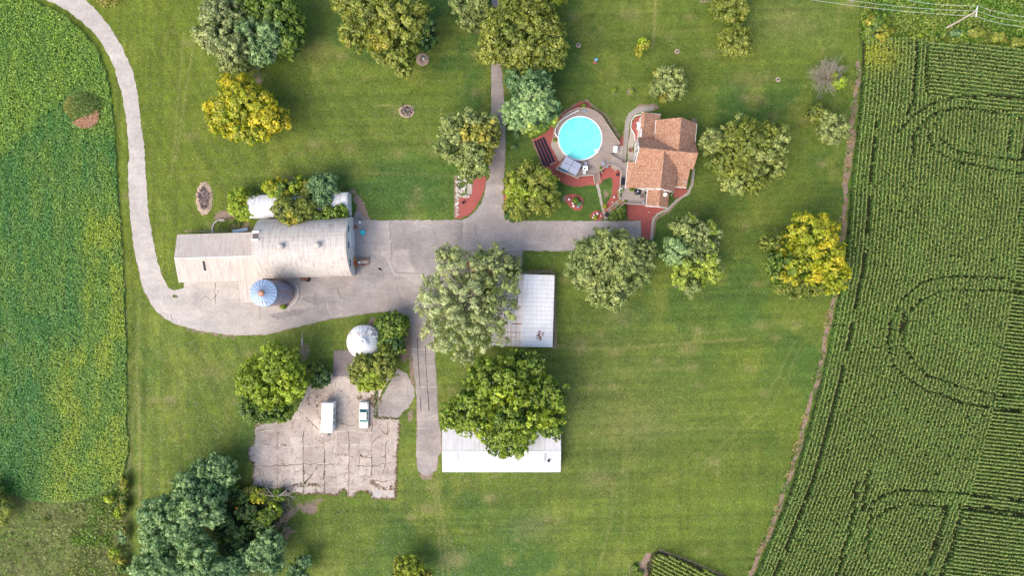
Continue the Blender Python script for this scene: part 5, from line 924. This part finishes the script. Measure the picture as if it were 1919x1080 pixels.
tree('linden_tree', 'large round grey-green tree over the end of the drive', [(1135, 478, 62, 56), (1098, 498, 42, 52, .9), (1175, 500, 46, 54, .9), (1142, 546, 52, 38, .88), (1205, 480, 28, 40, .75)], 12.5, 'grey', .30, 1.25, 1.4, 0, .135, ('olive', 9, .4), limbs=16)
tree('poplar_tree', 'uneven tree with white-green and lime clumps right of the round grey-green one', [(1288, 430, 32, 34), (1322, 446, 34, 36, .95, 'silver'), (1270, 472, 36, 38, .9, 'pine'), (1305, 482, 46, 42, 1), (1292, 524, 34, 34, .9), (1330, 502, 28, 36, .88, 'silver')], 10.5, 'grey', .31, .78, 1.6, .3, .19, ('lime', 3.5, .55), bark='pale_bark', limbs=26)
# --- middle
tree('willow_tree', 'huge open pale willow sprawling over the yard and the metal shed', [(868, 500, 62, 44, .92), (835, 478, 26, 24, .8), (925, 492, 46, 34, .85, 'grey'), (810, 560, 38, 52, .85), (875, 560, 60, 58, 1), (940, 560, 44, 60, .92, 'grey'), (838, 618, 54, 48, .9), (905, 620, 52, 44, .92), (872, 668, 26, 20, .7), (955, 500, 26, 28, .7, 'grey')], 15.5, 'willow', .27, .30, 2.0, .6, .13, ('silver', 6, .45), bark='pale_bark', limbs=60, limb_r=1.15, flat=.36)
tree('maple_tree', 'huge bright green maple spreading over the long white shed', [(938, 716, 66, 56, 1), (886, 768, 58, 54, .9), (970, 780, 62, 58, .95), (1020, 740, 44, 48, .85), (950, 826, 60, 38, .8), (982, 682, 44, 32, .82, 'green'), (1030, 792, 34, 34, .75, 'green'), (850, 780, 28, 34, .75), (905, 700, 34, 30, .85)], 15, 'bright', .38, .72, 1.5, .2, .15, ('lime', 5, .4), limbs=44, limb_r=1.0)
tree('walnut_tree', 'yellow-green tree with a dark green lower left side beside the cracked pad', [(520, 680, 40, 44, 1), (478, 708, 38, 42, .9), (545, 712, 34, 46, .9), (508, 740, 42, 34, .85), (480, 762, 38, 34, .75, 'green'), (520, 772, 34, 24, .7, 'green')], 12, 'lime', .34, 1.0, 1.6, .1, .17, ('bright', 6, .4), limbs=20)
tree('mulberry_shrub', 'dark green shrub between the yellow-green tree and the dark slab', [(600, 706, 22, 26), (588, 690, 16, 14, .8)], 3.2, 'dark', .32, .75, 1.8, .4, .24, ('green', 2, .5), cat='shrub')
tree('elm_tree', 'mid-green tree growing at the foot of the grain bin above the cars', [(690, 688, 36, 32), (722, 682, 28, 34, 1), (698, 712, 36, 26, .85), (672, 700, 22, 26, .85), (728, 660, 20, 20, .8)], 7.5, 'olive', .30, .95, 1.5, .1, .19, ('lime', 4, .35), limbs=16)
tree('mulberry_tree', 'dark green bushy tree hugging the right side of the grain bin', [(722, 606, 20, 20, .9), (742, 612, 26, 30, 1), (738, 645, 26, 32, .9, 'dark'), (722, 640, 18, 30, .8, 'green')], 6, 'green', .34, 1.0, 1.7, .2, .2, ('lime', 3, .2), limbs=12)
tree('weed_clump', 'small bright weed at the foot of the steel silo', [(531, 575, 8, 6)], 1.0, 'bright', .22, 1, 1.5, 0, .35, cat='weeds', limbs=3)
tree('willow_tree', 'yellow-green tree crown cut by the bottom edge', [(758, 1062, 24, 24), (778, 1060, 16, 20, .9), (796, 1078, 22, 14, .85), (765, 1085, 44, 18, .9)], 7, 'gold', .3, .8, 1.6, .2, .2, ('lime', 3, .4))
# --- bushes at the barn
for nm, lb, lo, hh, pl, ac in (('vine_bush', 'yellow-green vine-covered bush at the left end of the rear barn', [(448, 370, 22, 21), (458, 394, 26, 22), (474, 376, 22, 18, .9, 'green'), (444, 388, 18, 22)], 4.5, 'lime', ('yellow', 2, .3)), ('cedar_bush', 'lime and dark bush, leftmost of the row behind the rear barn', [(512, 352, 20, 22), (530, 356, 20, 26, 1, 'green')], 5.5, 'lime', ('yellow', 2, .5)),
    ('cedar_bush', 'narrow yellow-green bush second in the row behind the rear barn', [(556, 352, 17, 23)], 5.2, 'lime', ('dark', 1.5, .4)), ('cedar_bush', 'narrow yellow-green bush between the lime one and the dark blue-green one', [(578, 358, 16, 26)], 5.2, 'gold', ('dark', 1.5, .4)),
    ('holly_bush', 'round dark blue-green tree at the right end of the row behind the rear barn', [(606, 348, 31, 27), (602, 374, 28, 20, .9)], 6.5, 'blue', None), ('elm_bush', 'olive tree growing between the two barn roofs, above the arched roof', [(538, 390, 31, 26), (560, 398, 32, 26), (548, 414, 26, 20, .9), (574, 384, 24, 18, .9)], 8, 'olive', ('gold', 3, .4)),
    ('elm_bush', 'small dark green sprig between the olive tree and the right bush on the barn roof', [(590, 406, 20, 15)], 6, 'green', None), ('elm_bush', 'dark green bush with lime tips at the right end between the barn roofs', [(624, 400, 26, 18), (640, 396, 16, 17, .95, 'bright')], 6, 'green', None)):
    tree(nm, lb, lo, hh, pl, .27, 1.05, 1.9, .5, .24, ac, cat='bush', limbs=8)
# --- bottom-left willows and thicket
for lb, lo, hh, pl in (('windswept blue-green willow at the top right tip of the bottom-left grove', [(408, 868, 30, 20), (385, 878, 30, 24, .95), (425, 888, 24, 26, .95), (400, 902, 30, 20, .9)], 9, 'pine'),
                       ('grey-green willow just below the windswept one in the grove', [(352, 900, 26, 22), (372, 918, 34, 26, 1, 'blue'), (395, 930, 34, 34, .95, 'blue'), (345, 922, 24, 22, .85)], 10.5, 'pine'),
                       ('blue-green willow on the left flank of the grove', [(290, 966, 34, 34), (318, 958, 34, 34, 1), (298, 1004, 36, 36, .92), (330, 940, 22, 20, .8)], 11, 'pine'),
                       ('tall blue-green willow in the middle of the grove', [(350, 990, 36, 40), (365, 960, 36, 34, 1), (372, 1030, 36, 34, .95), (402, 965, 26, 26, .9)], 12, 'pine'),
                       ('pale grey-green willow at the bottom left corner of the grove', [(280, 1060, 40, 34), (315, 1072, 44, 36, 1), (300, 1040, 36, 26, .9)], 11, 'pine'),
                       ('blue-green willow at the bottom edge, middle of the grove', [(400, 1070, 44, 36), (440, 1062, 34, 30, .9, 'blue'), (365, 1072, 28, 30, .9)], 10, 'pine'),
                       ('round blue-green willow at the right end of the grove', [(506, 1020, 32, 30), (488, 1040, 30, 32, .95), (512, 1052, 26, 26, .9, 'blue'), (468, 1048, 24, 26, .8, 'blue')], 9.5, 'pine')):
    tree('willow_tree', lb, lo, hh, pl, .30, .92, 1.7, .3, .2, ('blue', 4, .35), group='willows of the bottom-left grove', limbs=12)
tree('willow_shrub', 'small dark blue-green tree at the bottom edge right of the grove', [(570, 1052, 20, 14), (556, 1068, 20, 14)], 5, 'blue', .3, .8, 1.7, .3, .22, cat='shrub'); tree('willow_shrub', 'pale leafy crown at the bottom edge below the dark blue-green one', [(560, 1084, 34, 12)], 6, 'pine', .3, .8, 1.7, .3, .22, cat='shrub')
for lb, x, y, a, b_, hh, pl, ac in (('lime-green bush at the top of the thicket by the cracked pad', 485, 930, 18, 15, 3.2, 'bright', ('yellow', 2, .5)), ('bright green bush on the right of the thicket', 512, 958, 18, 18, 3.0, 'green', ('lime', 2, .4)), ('dark green bush at the upper left of the thicket', 450, 932, 22, 16, 3, 'dark', ('orange', 2, .12)),
        ('dark bush with brown dead stems in the middle of the thicket', 462, 962, 24, 18, 2.4, 'dark', ('orange', 1.5, .25)), ('glossy dark green bush low in the thicket', 488, 985, 26, 20, 3, 'dark', ('green', 2, .4)), ('dark green bush at the left foot of the thicket', 448, 1002, 24, 20, 2.6, 'dark', None), ('small blue-green bush at the right edge of the thicket', 522, 930, 12, 14, 2.6, 'green', None), ('deep green bush between the thicket and the round willow', 455, 1030, 26, 20, 3.2, 'dark', None), ('mid-green bush in the heart of the thicket', 498, 970, 20, 18, 3.2, 'green', None), ('leafy bush at the top left corner of the thicket', 432, 915, 18, 14, 2.6, 'green', ('dark', 2, .4)), ('dark green bush right of the round willow crown', 420, 985, 24, 30, 3.4, 'dark', None), ('dark bush low between two willows of the grove', 425, 1025, 22, 24, 3, 'dark', ('green', 2, .3)), ('olive bush against the top left edge of the cracked pad', 470, 922, 16, 12, 2.6, 'olive', ('orange', 2, .2))):
    tree('thicket_bush', lb, [(x, y, a, b_)], hh, pl, .32, .9, 1.6, .2, .24, ac, cat='bush', group='bushes of the thicket beside the cracked pad', limbs=6)
br = thing('brush_pile', 'pile of dry tan branches at the right edge of the thicket', 'brush pile', at(541, 945)); m = MB(); r_ = random.Random(8)
for i in range(90): 
    x, y = r_.gauss(0, .7), r_.gauss(.6, 2.4); d = Vector((r_.uniform(-1, 1), r_.uniform(-1, 1), r_.uniform(.0, .5))).normalized(); twigs(m, r_, Vector((x, y, .1)), d, r_.uniform(.5, 1.3), .035, 1, .6, 2)
m.build('branches', M['dead_wood'], br)
db = thing('fallen_branch', 'bleached dead branch lying on top of the thicket', 'branch', at(525, 925, 0)); m = MB(); 
for i in range(4): twigs(m, r_, Vector((-.5, 0, 2.2)), Vector((-1 + .9 * i, .2, .15)).normalized(), 2.0, .09, 2, .5, 3)
m.build('branches', M['pale_bark'], db)
dm = thing('dead_shrub', 'bare pinkish-grey dead branches between the willow and the yellow tree', 'dead shrub', at(488, 132)); m = MB()
for i in range(9):
    a = r_.uniform(0, 6.28); twigs(m, r_, Vector((0, 0, .5)), Vector((math.cos(a), math.sin(a), .7)).normalized(), 1.5, .06, 3, .6, 3)
m.build('branches', M['dead_wood'], dm)
# --- field-edge plants
tree('elderberry_shrub', 'rounded olive shrub at the top corner of the cornfield', [(1642, 50, 30, 30)], 3.4, 'green', .28, .9, 2.4, .5, .2, ('gold', 3, .4), cat='shrub', limbs=10)
tree('weed_clump', 'pale purple flowering weeds below the rounded shrub at the corn corner', [(1652, 80, 12, 6), (1668, 74, 6, 4)], 1.8, 'mauve' if 0 else 'silver', .22, .9, 1.5, 0, .3, cat='weeds', limbs=4)
tree('rhubarb_clump', 'light green broad-leaved clump at the foot of the utility pole', [(1792, 62, 19, 8), (1766, 66, 8, 4)], 1.3, 'blue', .34, 1.2, 1.3, 0, .3, ('lime', 2, .4), cat='plant', limbs=4); tree('weed_clump', 'small lime weeds left of the broad-leaved clump', [(1712, 72, 8, 5), (1724, 66, 6, 4)], 1.2, 'lime', .24, 1, 1.5, 0, .35, cat='weeds', limbs=3)
tree('hedge_shrub', 'olive hedge on the verge at the right edge above the corn', [(1830, 62, 22, 12), (1870, 70, 22, 12), (1910, 78, 20, 12), (1950, 84, 24, 12)], 2.2, 'olive', .3, 1, 1.8, .2, .3, cat='shrub', limbs=8)
tree('evergreen_bush', 'dense dark green bush at the foot of the long wooden steps', [(1158, 402, 16, 11), (1164, 393, 12, 10), (1148, 408, 9, 7, .8)], 1.9, 'green', .22, 1.3, 1.4, 0, .25, cat='bush', limbs=5)
for nm, lb, x, y, s, hh, pl in (('perennial_plant', 'light green mound in the soil ring, left of the two back-lawn rings', 1150, 169, 7, .8, 'bright'), ('perennial_plant', 'small green mound in the bare ring, right of the two back-lawn rings', 1184, 171, 6, .7, 'bright'), ('shrub', 'small shrub in the mulch at the top of the pool bed', 1094, 198.5, 6.5, 1.4, 'bright'),
        ('flowering_plant', 'leafy green plant filling the oval flower bed', 1079, 376, 8, .9, 'green'), ('flowering_plant', 'bluish leafy plant at the right side of the oval bed', 1086, 382, 6.5, .8, 'blue'), ('flowering_plant', 'yellow-green plant in the small round bed', 1115, 407, 3, .6, 'lime'), ('potted_plant', 'green plant in a dark pot on the deck at the house corner', 1185.5, 354.5, 4, 2.2, 'lime'),
        ('potted_plant', 'yellow-flowered potted plant on the pool deck near the grey lounge chair', 1125.5, 315, 2.6, 2.0, 'lime'), ('potted_plant', 'small potted plant near the top of the long steps', 1172, 377.5, 3, 1.9, 'olive'), ('potted_plant', 'green plant inside the white octagonal planter', 1163, 357.5, 2.2, 2.0, 'green'), ('potted_plant', 'plant on the house deck rail below the white planter', 1162.5, 365.5, 2.8, 1.9, 'olive'),
        ('flowering_plant', 'orange-green flowers on the mulch by the path end', 1133.5, 386.5, 2.8, .5, 'gold'), ('shrub', 'tiny shrub on the mulch at the left side of the pool', 1040, 262, 3.5, .8, 'olive'), ('meadow_plant', 'pale tuft on the dry meadow at the lower left', 85, 974, 5, .7, 'olive')):
    tree(nm, lb, [(x, y, s, s * .9)], hh, pl, .17, 1.1, 1.5, 0, .32, cat=nm.replace('_', ' '), limbs=3, trunk=.03)
for lb, lo, hh, pl in (('dark bush with gold tips at the left edge of the picture', [(5, 960, 20, 36), (-15, 930, 30, 30)], 4, 'olive'), ('lime bush at the right end of the curved bean field border', [(205, 936, 12, 9), (222, 962, 9, 14)], 2.2, 'lime'), ('green hedge bush along the lawn edge right of the meadow', [(232, 910, 9, 30), (232, 950, 9, 22)], 2.2, 'green'),
        ('pale green hedge bush below the lime bush on the meadow edge', [(230, 1005, 10, 24)], 2.4, 'pine'), ('lime leafy bush near the bottom of the meadow edge', [(215, 1040, 12, 14), (228, 1060, 10, 20, 1, 'green')], 2.4, 'lime')):
    tree('hedge_bush', lb, lo, hh, pl, .28, .95, 1.6, .2, .3, ('gold', 2, .3), cat='bush', group='bushes on the meadow edge', limbs=6)
# brush and tall grass clump on the weedy field
gc = thing('grass_clump', 'round clump of tall dull grass on the weedy field near the gravel road', 'grass clump', at(158, 200)); rs = np.random.default_rng(4); n = 5200
q = rs.random(n) ** .5; a = rs.uniform(0, 6.28, n); P = np.c_[q * 4.1 * np.cos(a), q * 2.9 * np.sin(a), .3 + 1.2 * (1 - q ** 2) + rs.uniform(-.2, .2, n)]; Nn = unit(rs.normal(size=(n, 3)) + [0, 0, .3]); V, F = quads(P, Nn, np.full(n, .17), 3.2, rs, np.tile([0, 0, 1.], (n, 1)) + P * [.3, .3, 0])
npmesh('blades', V, F, M['leaf'], gc, np.array([.12, .16, .055]) * rs.uniform(.5, 1.5, (n, 1)) + np.array([.06, .02, .01]) * sstep(.2, 1, -P[:, 0:1] / 3))
ds = thing('dry_stem_pile', 'fan of dry reddish-brown stems lying on the weedy field', 'brush pile', at(171, 226)); rs = np.random.default_rng(6); n = 2600; a = rs.uniform(-2.6, .5, n); L = rs.uniform(.3, 2.6, n); P = np.c_[-.9 + L * np.cos(a) * 1.1, .9 + L * np.sin(a), .5 + rs.uniform(0, .4, n)]
V, F = quads(P, unit(rs.normal(size=(n, 3)) * .3 + [0, 0, 1]), np.full(n, .07), 9, rs, np.c_[np.cos(a), np.sin(a), a * 0] * 5); npmesh('stems', V, F, M['leaf'], ds, np.array([.30, .17, .13]) * rs.uniform(.45, 1.4, (n, 1)))

# --- beans, weeds, meadow growth: countless small plants, one object each
def scatter(name, mask, box, dens, size, zmax, colf, el=1.5, seed=1, up=.7, zf=None):
    rs = np.random.default_rng(seed); x0, y0, x1, y1 = box; n = int((x1 - x0) * (y1 - y0) / S / S * dens); x = rs.uniform(x0, x1, n); y = rs.uniform(y0, y1, n); k = mask(x, y); x, y = x[k], y[k]; n = len(x)
    z = zmax * (.35 + .65 * rs.random(n)) * (.55 + .9 * fbm(x, y, 11, seed + 3, 3)); z = z if zf is None else z * zf(x, y)
    P = np.c_[(x - 959.5) / S, (540 - y) / S, z]; Nn = unit(rs.normal(size=(n, 3)) * (1 - up) * 1.6 + [0, 0, 1]); V, F = quads(P, Nn, size * rs.uniform(.6, 1.4, n), el, rs)
    return tag(npmesh(name, V, F, M['leaf'], None, np.clip(colf(x, y, rs), 0, 1)), kind='stuff')
def lawncol(x, y, rs):
    xs, ys, C, D = GX; i = np.clip(np.searchsorted(xs, (x - 959.5) / S), 0, len(xs) - 1); j = np.clip(np.searchsorted(ys, (540 - y) / S), 0, len(ys) - 1)
    return C[j, i] / 1.78 * rs.uniform(.72, 1.42, (len(x), 1)) * np.array([1.12, 1.0, 1.0])
def lawnmask(x, y):
    xs, ys, C, D = GX; i = np.clip(np.searchsorted(xs, (x - 959.5) / S), 0, len(xs) - 1); j = np.clip(np.searchsorted(ys, (540 - y) / S), 0, len(ys) - 1)
    return (D[j, i] < .1) & ~inpoly(x, y, FIELD) & (x < xb(y)) & ~inpoly(x, y, ROAD) & ~inpoly(x, y, LANE) & ~inpoly(x, y, SOUTH) & ~inpoly(x, y, PAD) & ~((x > 1000) & (x < 1245) & (y > 188) & (y < 450))
scatter('lawn_grass', lawnmask, (215, -10, 1615, 1090), 10, .20, .02, lawncol, 1.7, 31, .86)
scatter('leaf_litter', lambda x, y: ((np.hypot((x - 702) / 14, (y - 752) / 12) < 1) | (np.hypot((x - 674) / 5, (y - 745) / 6) < 1) | (np.hypot((x - 592) / 18, (y - 750) / 14) < 1) & (fbm(x, y, 8, 57) > .55) | (segdist(x, y, PAD[7:34]) < 2.5) | (segdist(x, y, [(697, 905), (712, 915), (738, 915)]) < 4) | (segdist(x, y, [(545, 912), (570, 905), (600, 912)]) < 2.5)) & (fbm(x, y, 7, 58) > .42), (460, 690, 760, 940), 40, .2, .12, lambda x, y, rs: np.array([.12, .075, .045]) * rs.uniform(.5, 1.6, (len(x), 1)), 1.5, 32, .6)
def beancol(x, y, rs):
    t = sstep(.32, .62, fbm(x, y, 120, 61)) ; yel = np.clip(sstep(90, 240, x + (y - 560) * .16) * sstep(300, 470, y) * 1.5 + .25 * t, 0, 1) * (.5 + .8 * sstep(.35, .65, fbm(x, y, 26, 66, sy=60)))
    weedy = sstep(0, 30, -(y - (318 - x * .95))) ; yel = np.clip(np.maximum(yel, .55 * weedy) + .5 * (fbm(x, y, 8, 67, 3, sy=90) - .5) + .35 * (fbm(x, y, 22, 68) - .5), 0, 1); g = np.array([.046, .132, .032]); ye = np.array([.160, .205, .022]); c = g * (1 - yel[:, None]) + ye * yel[:, None]
    rim = sstep(45, 12, np.abs(x - 190)) * sstep(120, 165, y) * sstep(290, 230, y) * .5; c = c * (1 - rim[:, None]) + np.array([.17, .22, .02]) * rim[:, None]
    hl = rs.random(len(x)) < .06 + .1 * weedy; c = 1.04 * c * rs.uniform(.6, 1.35, (len(x), 1)); c[hl] = c[hl] * 1.4 + [.05, .05, 0]; return c
scatter('bean_field', lambda x, y: inpoly(x, y, ragged(FIELD, 12, 2.0)) & (segdist(x, y, FIELD[15:25]) > 5) & (np.hypot((x - 160) / 32, (y - 205) / 24) > 1), (-110, -60, 250, 950), 48, .19, .85, beancol, 1.5, 11, .76, zf=lambda x, y: .75 + .9 * sstep(0, 30, -(y - (318 - x * .95))) * fbm(x, y, 18, 71))
def meadcol(x, y, rs): t = sstep(.4, .6, fbm(x, y, 30, 81))[:, None]; return (np.array([.125, .14, .045]) * (1 - t) + np.array([.085, .14, .018]) * t) * rs.uniform(.5, 1.5, (len(x), 1))
BND = [(235, 895), (225, 912), (200, 932), (170, 945), (140, 951), (100, 955), (60, 949), (35, 941), (-100, 932)]
scatter('meadow', lambda x, y: (x < 242) & ~inpoly(x, y, FIELD) & (y > 880) & (rng.random(len(x)) < .25 + 1.3 * sstep(90, 180, x) * sstep(.3, .55, fbm(x, y, 40, 84))), (-100, 880, 242, 1180), 26, .23, .7, meadcol, 2.2, 12, .5)
scatter('verge_grass', lambda x, y: (x > xb(y) + 1) & (y < 74 + (x - 1700) * .09 * (x > 1700) + 3) & (y < 200), (1600, -60, 2050, 120), 24, .24, .7, lambda x, y, rs: (np.array([.085, .15, .02]) * (1 - sstep(.4, .6, fbm(x, y, 22, 90)))[:, None] + np.array([.14, .17, .035]) * sstep(.4, .6, fbm(x, y, 22, 90))[:, None]) * rs.uniform(.5, 1.5, (len(x), 1)), 2.2, 13, .5)
scatter('flower_bed', lambda x, y: np.hypot((x - 203) / 26, (y + 6) / 19) < 1 + .1 * np.sin(x), (170, -30, 235, 20), 40, .22, .5, lambda x, y, rs: np.array([.16, .17, .04]) * rs.uniform(.5, 1.5, (len(x), 1)) + [.03, 0, 0], 1.8, 14, .5)
scatter('edge_grass', lambda x, y: (np.abs(x - xb(y) + 4) < 7) & (y > 30) & (fbm(x, y, 9, 59) > .47), (1400, 120, 1612, 1090), 30, .16, .22, lambda x, y, rs: np.array([.22, .17, .09]) * rs.uniform(.5, 1.5, (len(x), 1)) * np.where((fbm(x, y, 14, 60) > .5)[:, None], np.array([1., 1., 1.]), np.array([.35, .75, .3])), 2.6, 15, .4)
scatter('pavement_weeds', lambda x, y: (segdist(x, y, [(706, 700), (705, 740), (704, 782)]) < 3.5) | (segdist(x, y, [(748, 786), (704, 783)]) < .8) | (np.hypot((x - 328) / 14, (y - 556) / 6) < .35) | (segdist(x, y, GR[4]) < .7) & (fbm(x, y, 12, 95) > .5) | (segdist(x, y, GR[5]) < .6) & (fbm(x, y, 12, 96) > .5)
        | (segdist(x, y, [(570, 908), (585, 890)]) < 1) | (segdist(x, y, [(560, 912), (604, 906)]) < 1.2) & (fbm(x, y, 9, 97) > .5), (300, 540, 760, 935), 60, .16, .2, lambda x, y, rs: np.array([.06, .085, .018]) * rs.uniform(.4, 1.5, (len(x), 1)), 1.8, 16, .4)
scatter('barn_weeds', lambda x, y: (np.hypot((x - 430) / 26, (y - 420) / 13) < 1) & (fbm(x, y, 10, 98) > .42), (400, 400, 470, 440), 26, .2, .35, lambda x, y, rs: np.array([.07, .10, .02]) * rs.uniform(.4, 1.5, (len(x), 1)), 1.8, 17, .4)

# --- corn: rows follow the curved field edge, then end rows run across
TRK = [([(1919, 548), (1880, 522), (1840, 519), (1780, 518), (1740, 522), (1715, 532), (1695, 548), (1678, 565), (1668, 585), (1660, 610), (1656, 640), (1657, 660), (1665, 685), (1680, 700), (1705, 717), (1727, 730), (1784, 750), (1844, 762), (1930, 775)], .24),
       ([(1919, 552), (1860, 544), (1780, 543), (1745, 547), (1720, 561), (1700, 578), (1688, 598), (1682, 625), (1686, 650), (1705, 682), (1727, 701), (1790, 724), (1848, 735), (1920, 748)], .22),
       ([(1625, 935), (1650, 921), (1680, 914), (1740, 916), (1800, 920), (1860, 926), (1930, 937)], .28), ([(1636, 962), (1650, 950), (1690, 941), (1740, 943), (1770, 946)], .28), ([(1792, 946), (1860, 952), (1930, 962)], .5),
       ([(1763, 944), (1748, 1000), (1720, 1085)], .5), ([(1792, 944), (1777, 1010), (1750, 1085)], .5), ([(1709, 84), (1708, 130), (1704, 190), (1690, 215)], .4), ([(1727, 90), (1727, 185)], .35), ([(1930, 190), (1850, 184), (1780, 186), (1735, 198), (1700, 222), (1672, 252)], .26), ([(1930, 236), (1880, 222), (1830, 210), (1780, 206), (1745, 214), (1720, 232), (1700, 258)], .26),
       ([(1728, 250), (1735, 275), (1752, 292), (1790, 308), (1840, 318), (1930, 330)], .28), ([(1748, 262), (1775, 284), (1830, 295), (1930, 306)], .24), ([(1704, 255), (1702, 302)], .34), ([(1881, 250), (1879, 302)], .36), ([(1908, 252), (1905, 300)], .36),
       ([(1620, 880), (1607, 950)], .4), ([(1598, 900), (1590, 960), (1560, 1080)], .45), ([(1622, 960), (1615, 1040)], .4), ([(1660, 600), (1655, 640)], .6), ([(1686, 590), (1682, 632)], .6)]
LY = [-200, 200, 300, 340, 480, 540, 620, 710, 760, 840, 930, 960, 1060, 1300]; LX = [2400, 2400, 2400, 1902, 1895, 1884, 1873, 1860, 1850, 1830, 1801, 1789, 1764, 1700]
def corn(name, box, mask, rows, seed, lab):
    """rows: 'edge' parallel to the field edge, else (angle, x0, y0) straight rows"""
    rs = np.random.default_rng(seed); x0, y0, x1, y1 = box; sp = .76 * S; st = .21 * S
    if rows == 'edge':
        k = np.arange(0, (x1 - x0) / sp + 40); yy = np.arange(y0, y1, st); K, Y = np.meshgrid(k, yy); X = xb(Y) + 7 + K * sp * 1.03 + rs.normal(0, .32, K.shape) + 1.2 * np.sin(Y / 60 + K * .08); Y = Y + rs.normal(0, .5, K.shape); key = K
    else:
        a, ax, ay = rows; R = 700; k = np.arange(-R / sp, R / sp); u = np.arange(-R, R, st); K, U = np.meshgrid(k, u); vv = K * sp + rs.normal(0, .3, K.shape) + 1.2 * np.sin(U / 70 + K * .1); uu = U + rs.normal(0, .5, K.shape)
        X = ax + uu * math.cos(a) - vv * math.sin(a); Y = ay + uu * math.sin(a) + vv * math.cos(a); key = K
    x, y, key = X.ravel(), Y.ravel(), key.ravel(); keep = (x > x0) & (x < x1) & (y > y0) & (y < y1) & mask(x, y); x, y, key = x[keep], y[keep], key[keep]
    drop = rs.random(len(x)) < .05
    for ln, wd in TRK: drop |= (segdist(x, y, ln) < wd * S * (.7 + .75 * fbm(x, y, 9, 33))) & (fbm(x, y, 16, 35) > .28)
    short = drop & (rs.random(len(x)) < .30); drop &= ~short
    if rows == 'edge': drop |= (key == 4) & (y > 230) & (fbm(x, y, 20, 46) > .36)
    x, y, short = x[~drop], y[~drop], short[~drop]; n = len(x); hh = np.where(short, 1.3, 2.1) * (.86 + .2 * fbm(x, y, 25, 41)) * rs.uniform(.9, 1.08, n); f = 1.0
    B = np.c_[(x - 959.5) / S, (540 - y) / S, np.zeros(n)]
    yel = (.35 if name == 'corn_patch' else 0) + np.exp(-(((x - 1640) / 40) ** 2 + ((y - 108) / 28) ** 2)); base = np.array([.052, .098, .022])[None] * (.75 + .6 * fbm(x, y, 60, 47))[:, None]; base = base * (1 - yel[:, None]) + np.array([.19, .20, .015]) * yel[:, None]
    edge = np.clip((xb(y) + 30 - x) / 30, 0, 1)[:, None] if rows == 'edge' else 0; base = base * (1 + .25 * edge); Vs, Cs = [], []
    for lf in range(7):
        a = rs.uniform(0, 6.283, n) + lf; L = rs.uniform(.3, .52, n); z = hh * (.42 + .088 * lf) ; wd = rs.uniform(.045, .075, n); dx, dy = np.cos(a), np.sin(a)
        o = B + np.c_[dx * .03, dy * .03, z]; mid = B + np.c_[dx * L * .55, dy * L * .55, z + .20]; tip = B + np.c_[dx * L, dy * L, z - .05 - .1 * rs.random(n)]; pr = np.c_[-dy, dx, np.zeros(n)] * wd[:, None]
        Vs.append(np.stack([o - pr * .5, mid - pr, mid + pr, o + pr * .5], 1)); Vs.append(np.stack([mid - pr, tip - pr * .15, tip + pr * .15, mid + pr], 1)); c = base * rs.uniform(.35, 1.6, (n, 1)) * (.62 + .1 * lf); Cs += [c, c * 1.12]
    for j in range(2):
        a = rs.uniform(0, 6.283, n); t0 = B + np.c_[np.zeros(n), np.zeros(n), hh * 1.04]; e = np.c_[np.cos(a) * .16, np.sin(a) * .16, np.full(n, .12)]; pr = np.c_[-np.sin(a), np.cos(a), np.zeros(n)] * .032
        Vs.append(np.stack([t0 - e * [1, 1, -.3] - pr, t0 + e - pr, t0 + e + pr, t0 - e * [1, 1, -.3] + pr], 1)); Cs.append(np.array([.22, .23, .08]) * rs.uniform(.5, 1.5, (n, 1)))
    V = np.concatenate(Vs).reshape(-1, 3); F = np.arange(len(V)).reshape(-1, 4); return tag(npmesh(name, V, F, M['leaf'], None, np.clip(np.concatenate(Cs), 0, 1)), lab, None, None, 'stuff')
topy = lambda x: 76 + np.clip((x - 1700) * .09, 0, 99)
blk = lambda x, y: ((x > 1727) & (y < 186 + np.clip((x - 1760) * .24, 0, 60)))
corn('corn_field', (1380, 60, 2060, 1180), lambda x, y: (x > xb(y) + 4) & (y > topy(x)) & (x < np.interp(y, LY, LX)) & ~blk(x, y), 'edge', 21, 'dense green corn in rows that follow the curved field edge')
corn('corn_field', (1700, 60, 2060, 1180), lambda x, y: (y > topy(x)) & ((x >= np.interp(y, LY, LX)) & (y > 240)), (math.radians(6.5), 1850, 600), 22, 'corn end rows running across along the right side of the field')
corn('corn_field', (1727, 60, 2060, 300), lambda x, y: (y > topy(x) + 2) & blk(x, y), (math.radians(6), 1850, 130), 23, 'block of crosswise corn rows in the top right corner')
corn('corn_patch', (1195, 1020, 1450, 1210), lambda x, y: inpoly(x, y, CORNP) & ((x > 1219) | (y > 1075)), (math.radians(27), 1300, 1090), 24, 'small corn plot with slanting rows at the bottom edge')
tree('weed_clump', 'dark green weeds at the left corner of the small corn plot', [(1190, 1066, 8, 9), (1200, 1076, 10, 6)], 1.0, 'green', .24, 1, 1.5, 0, .35, cat='weeds', limbs=3)
# end
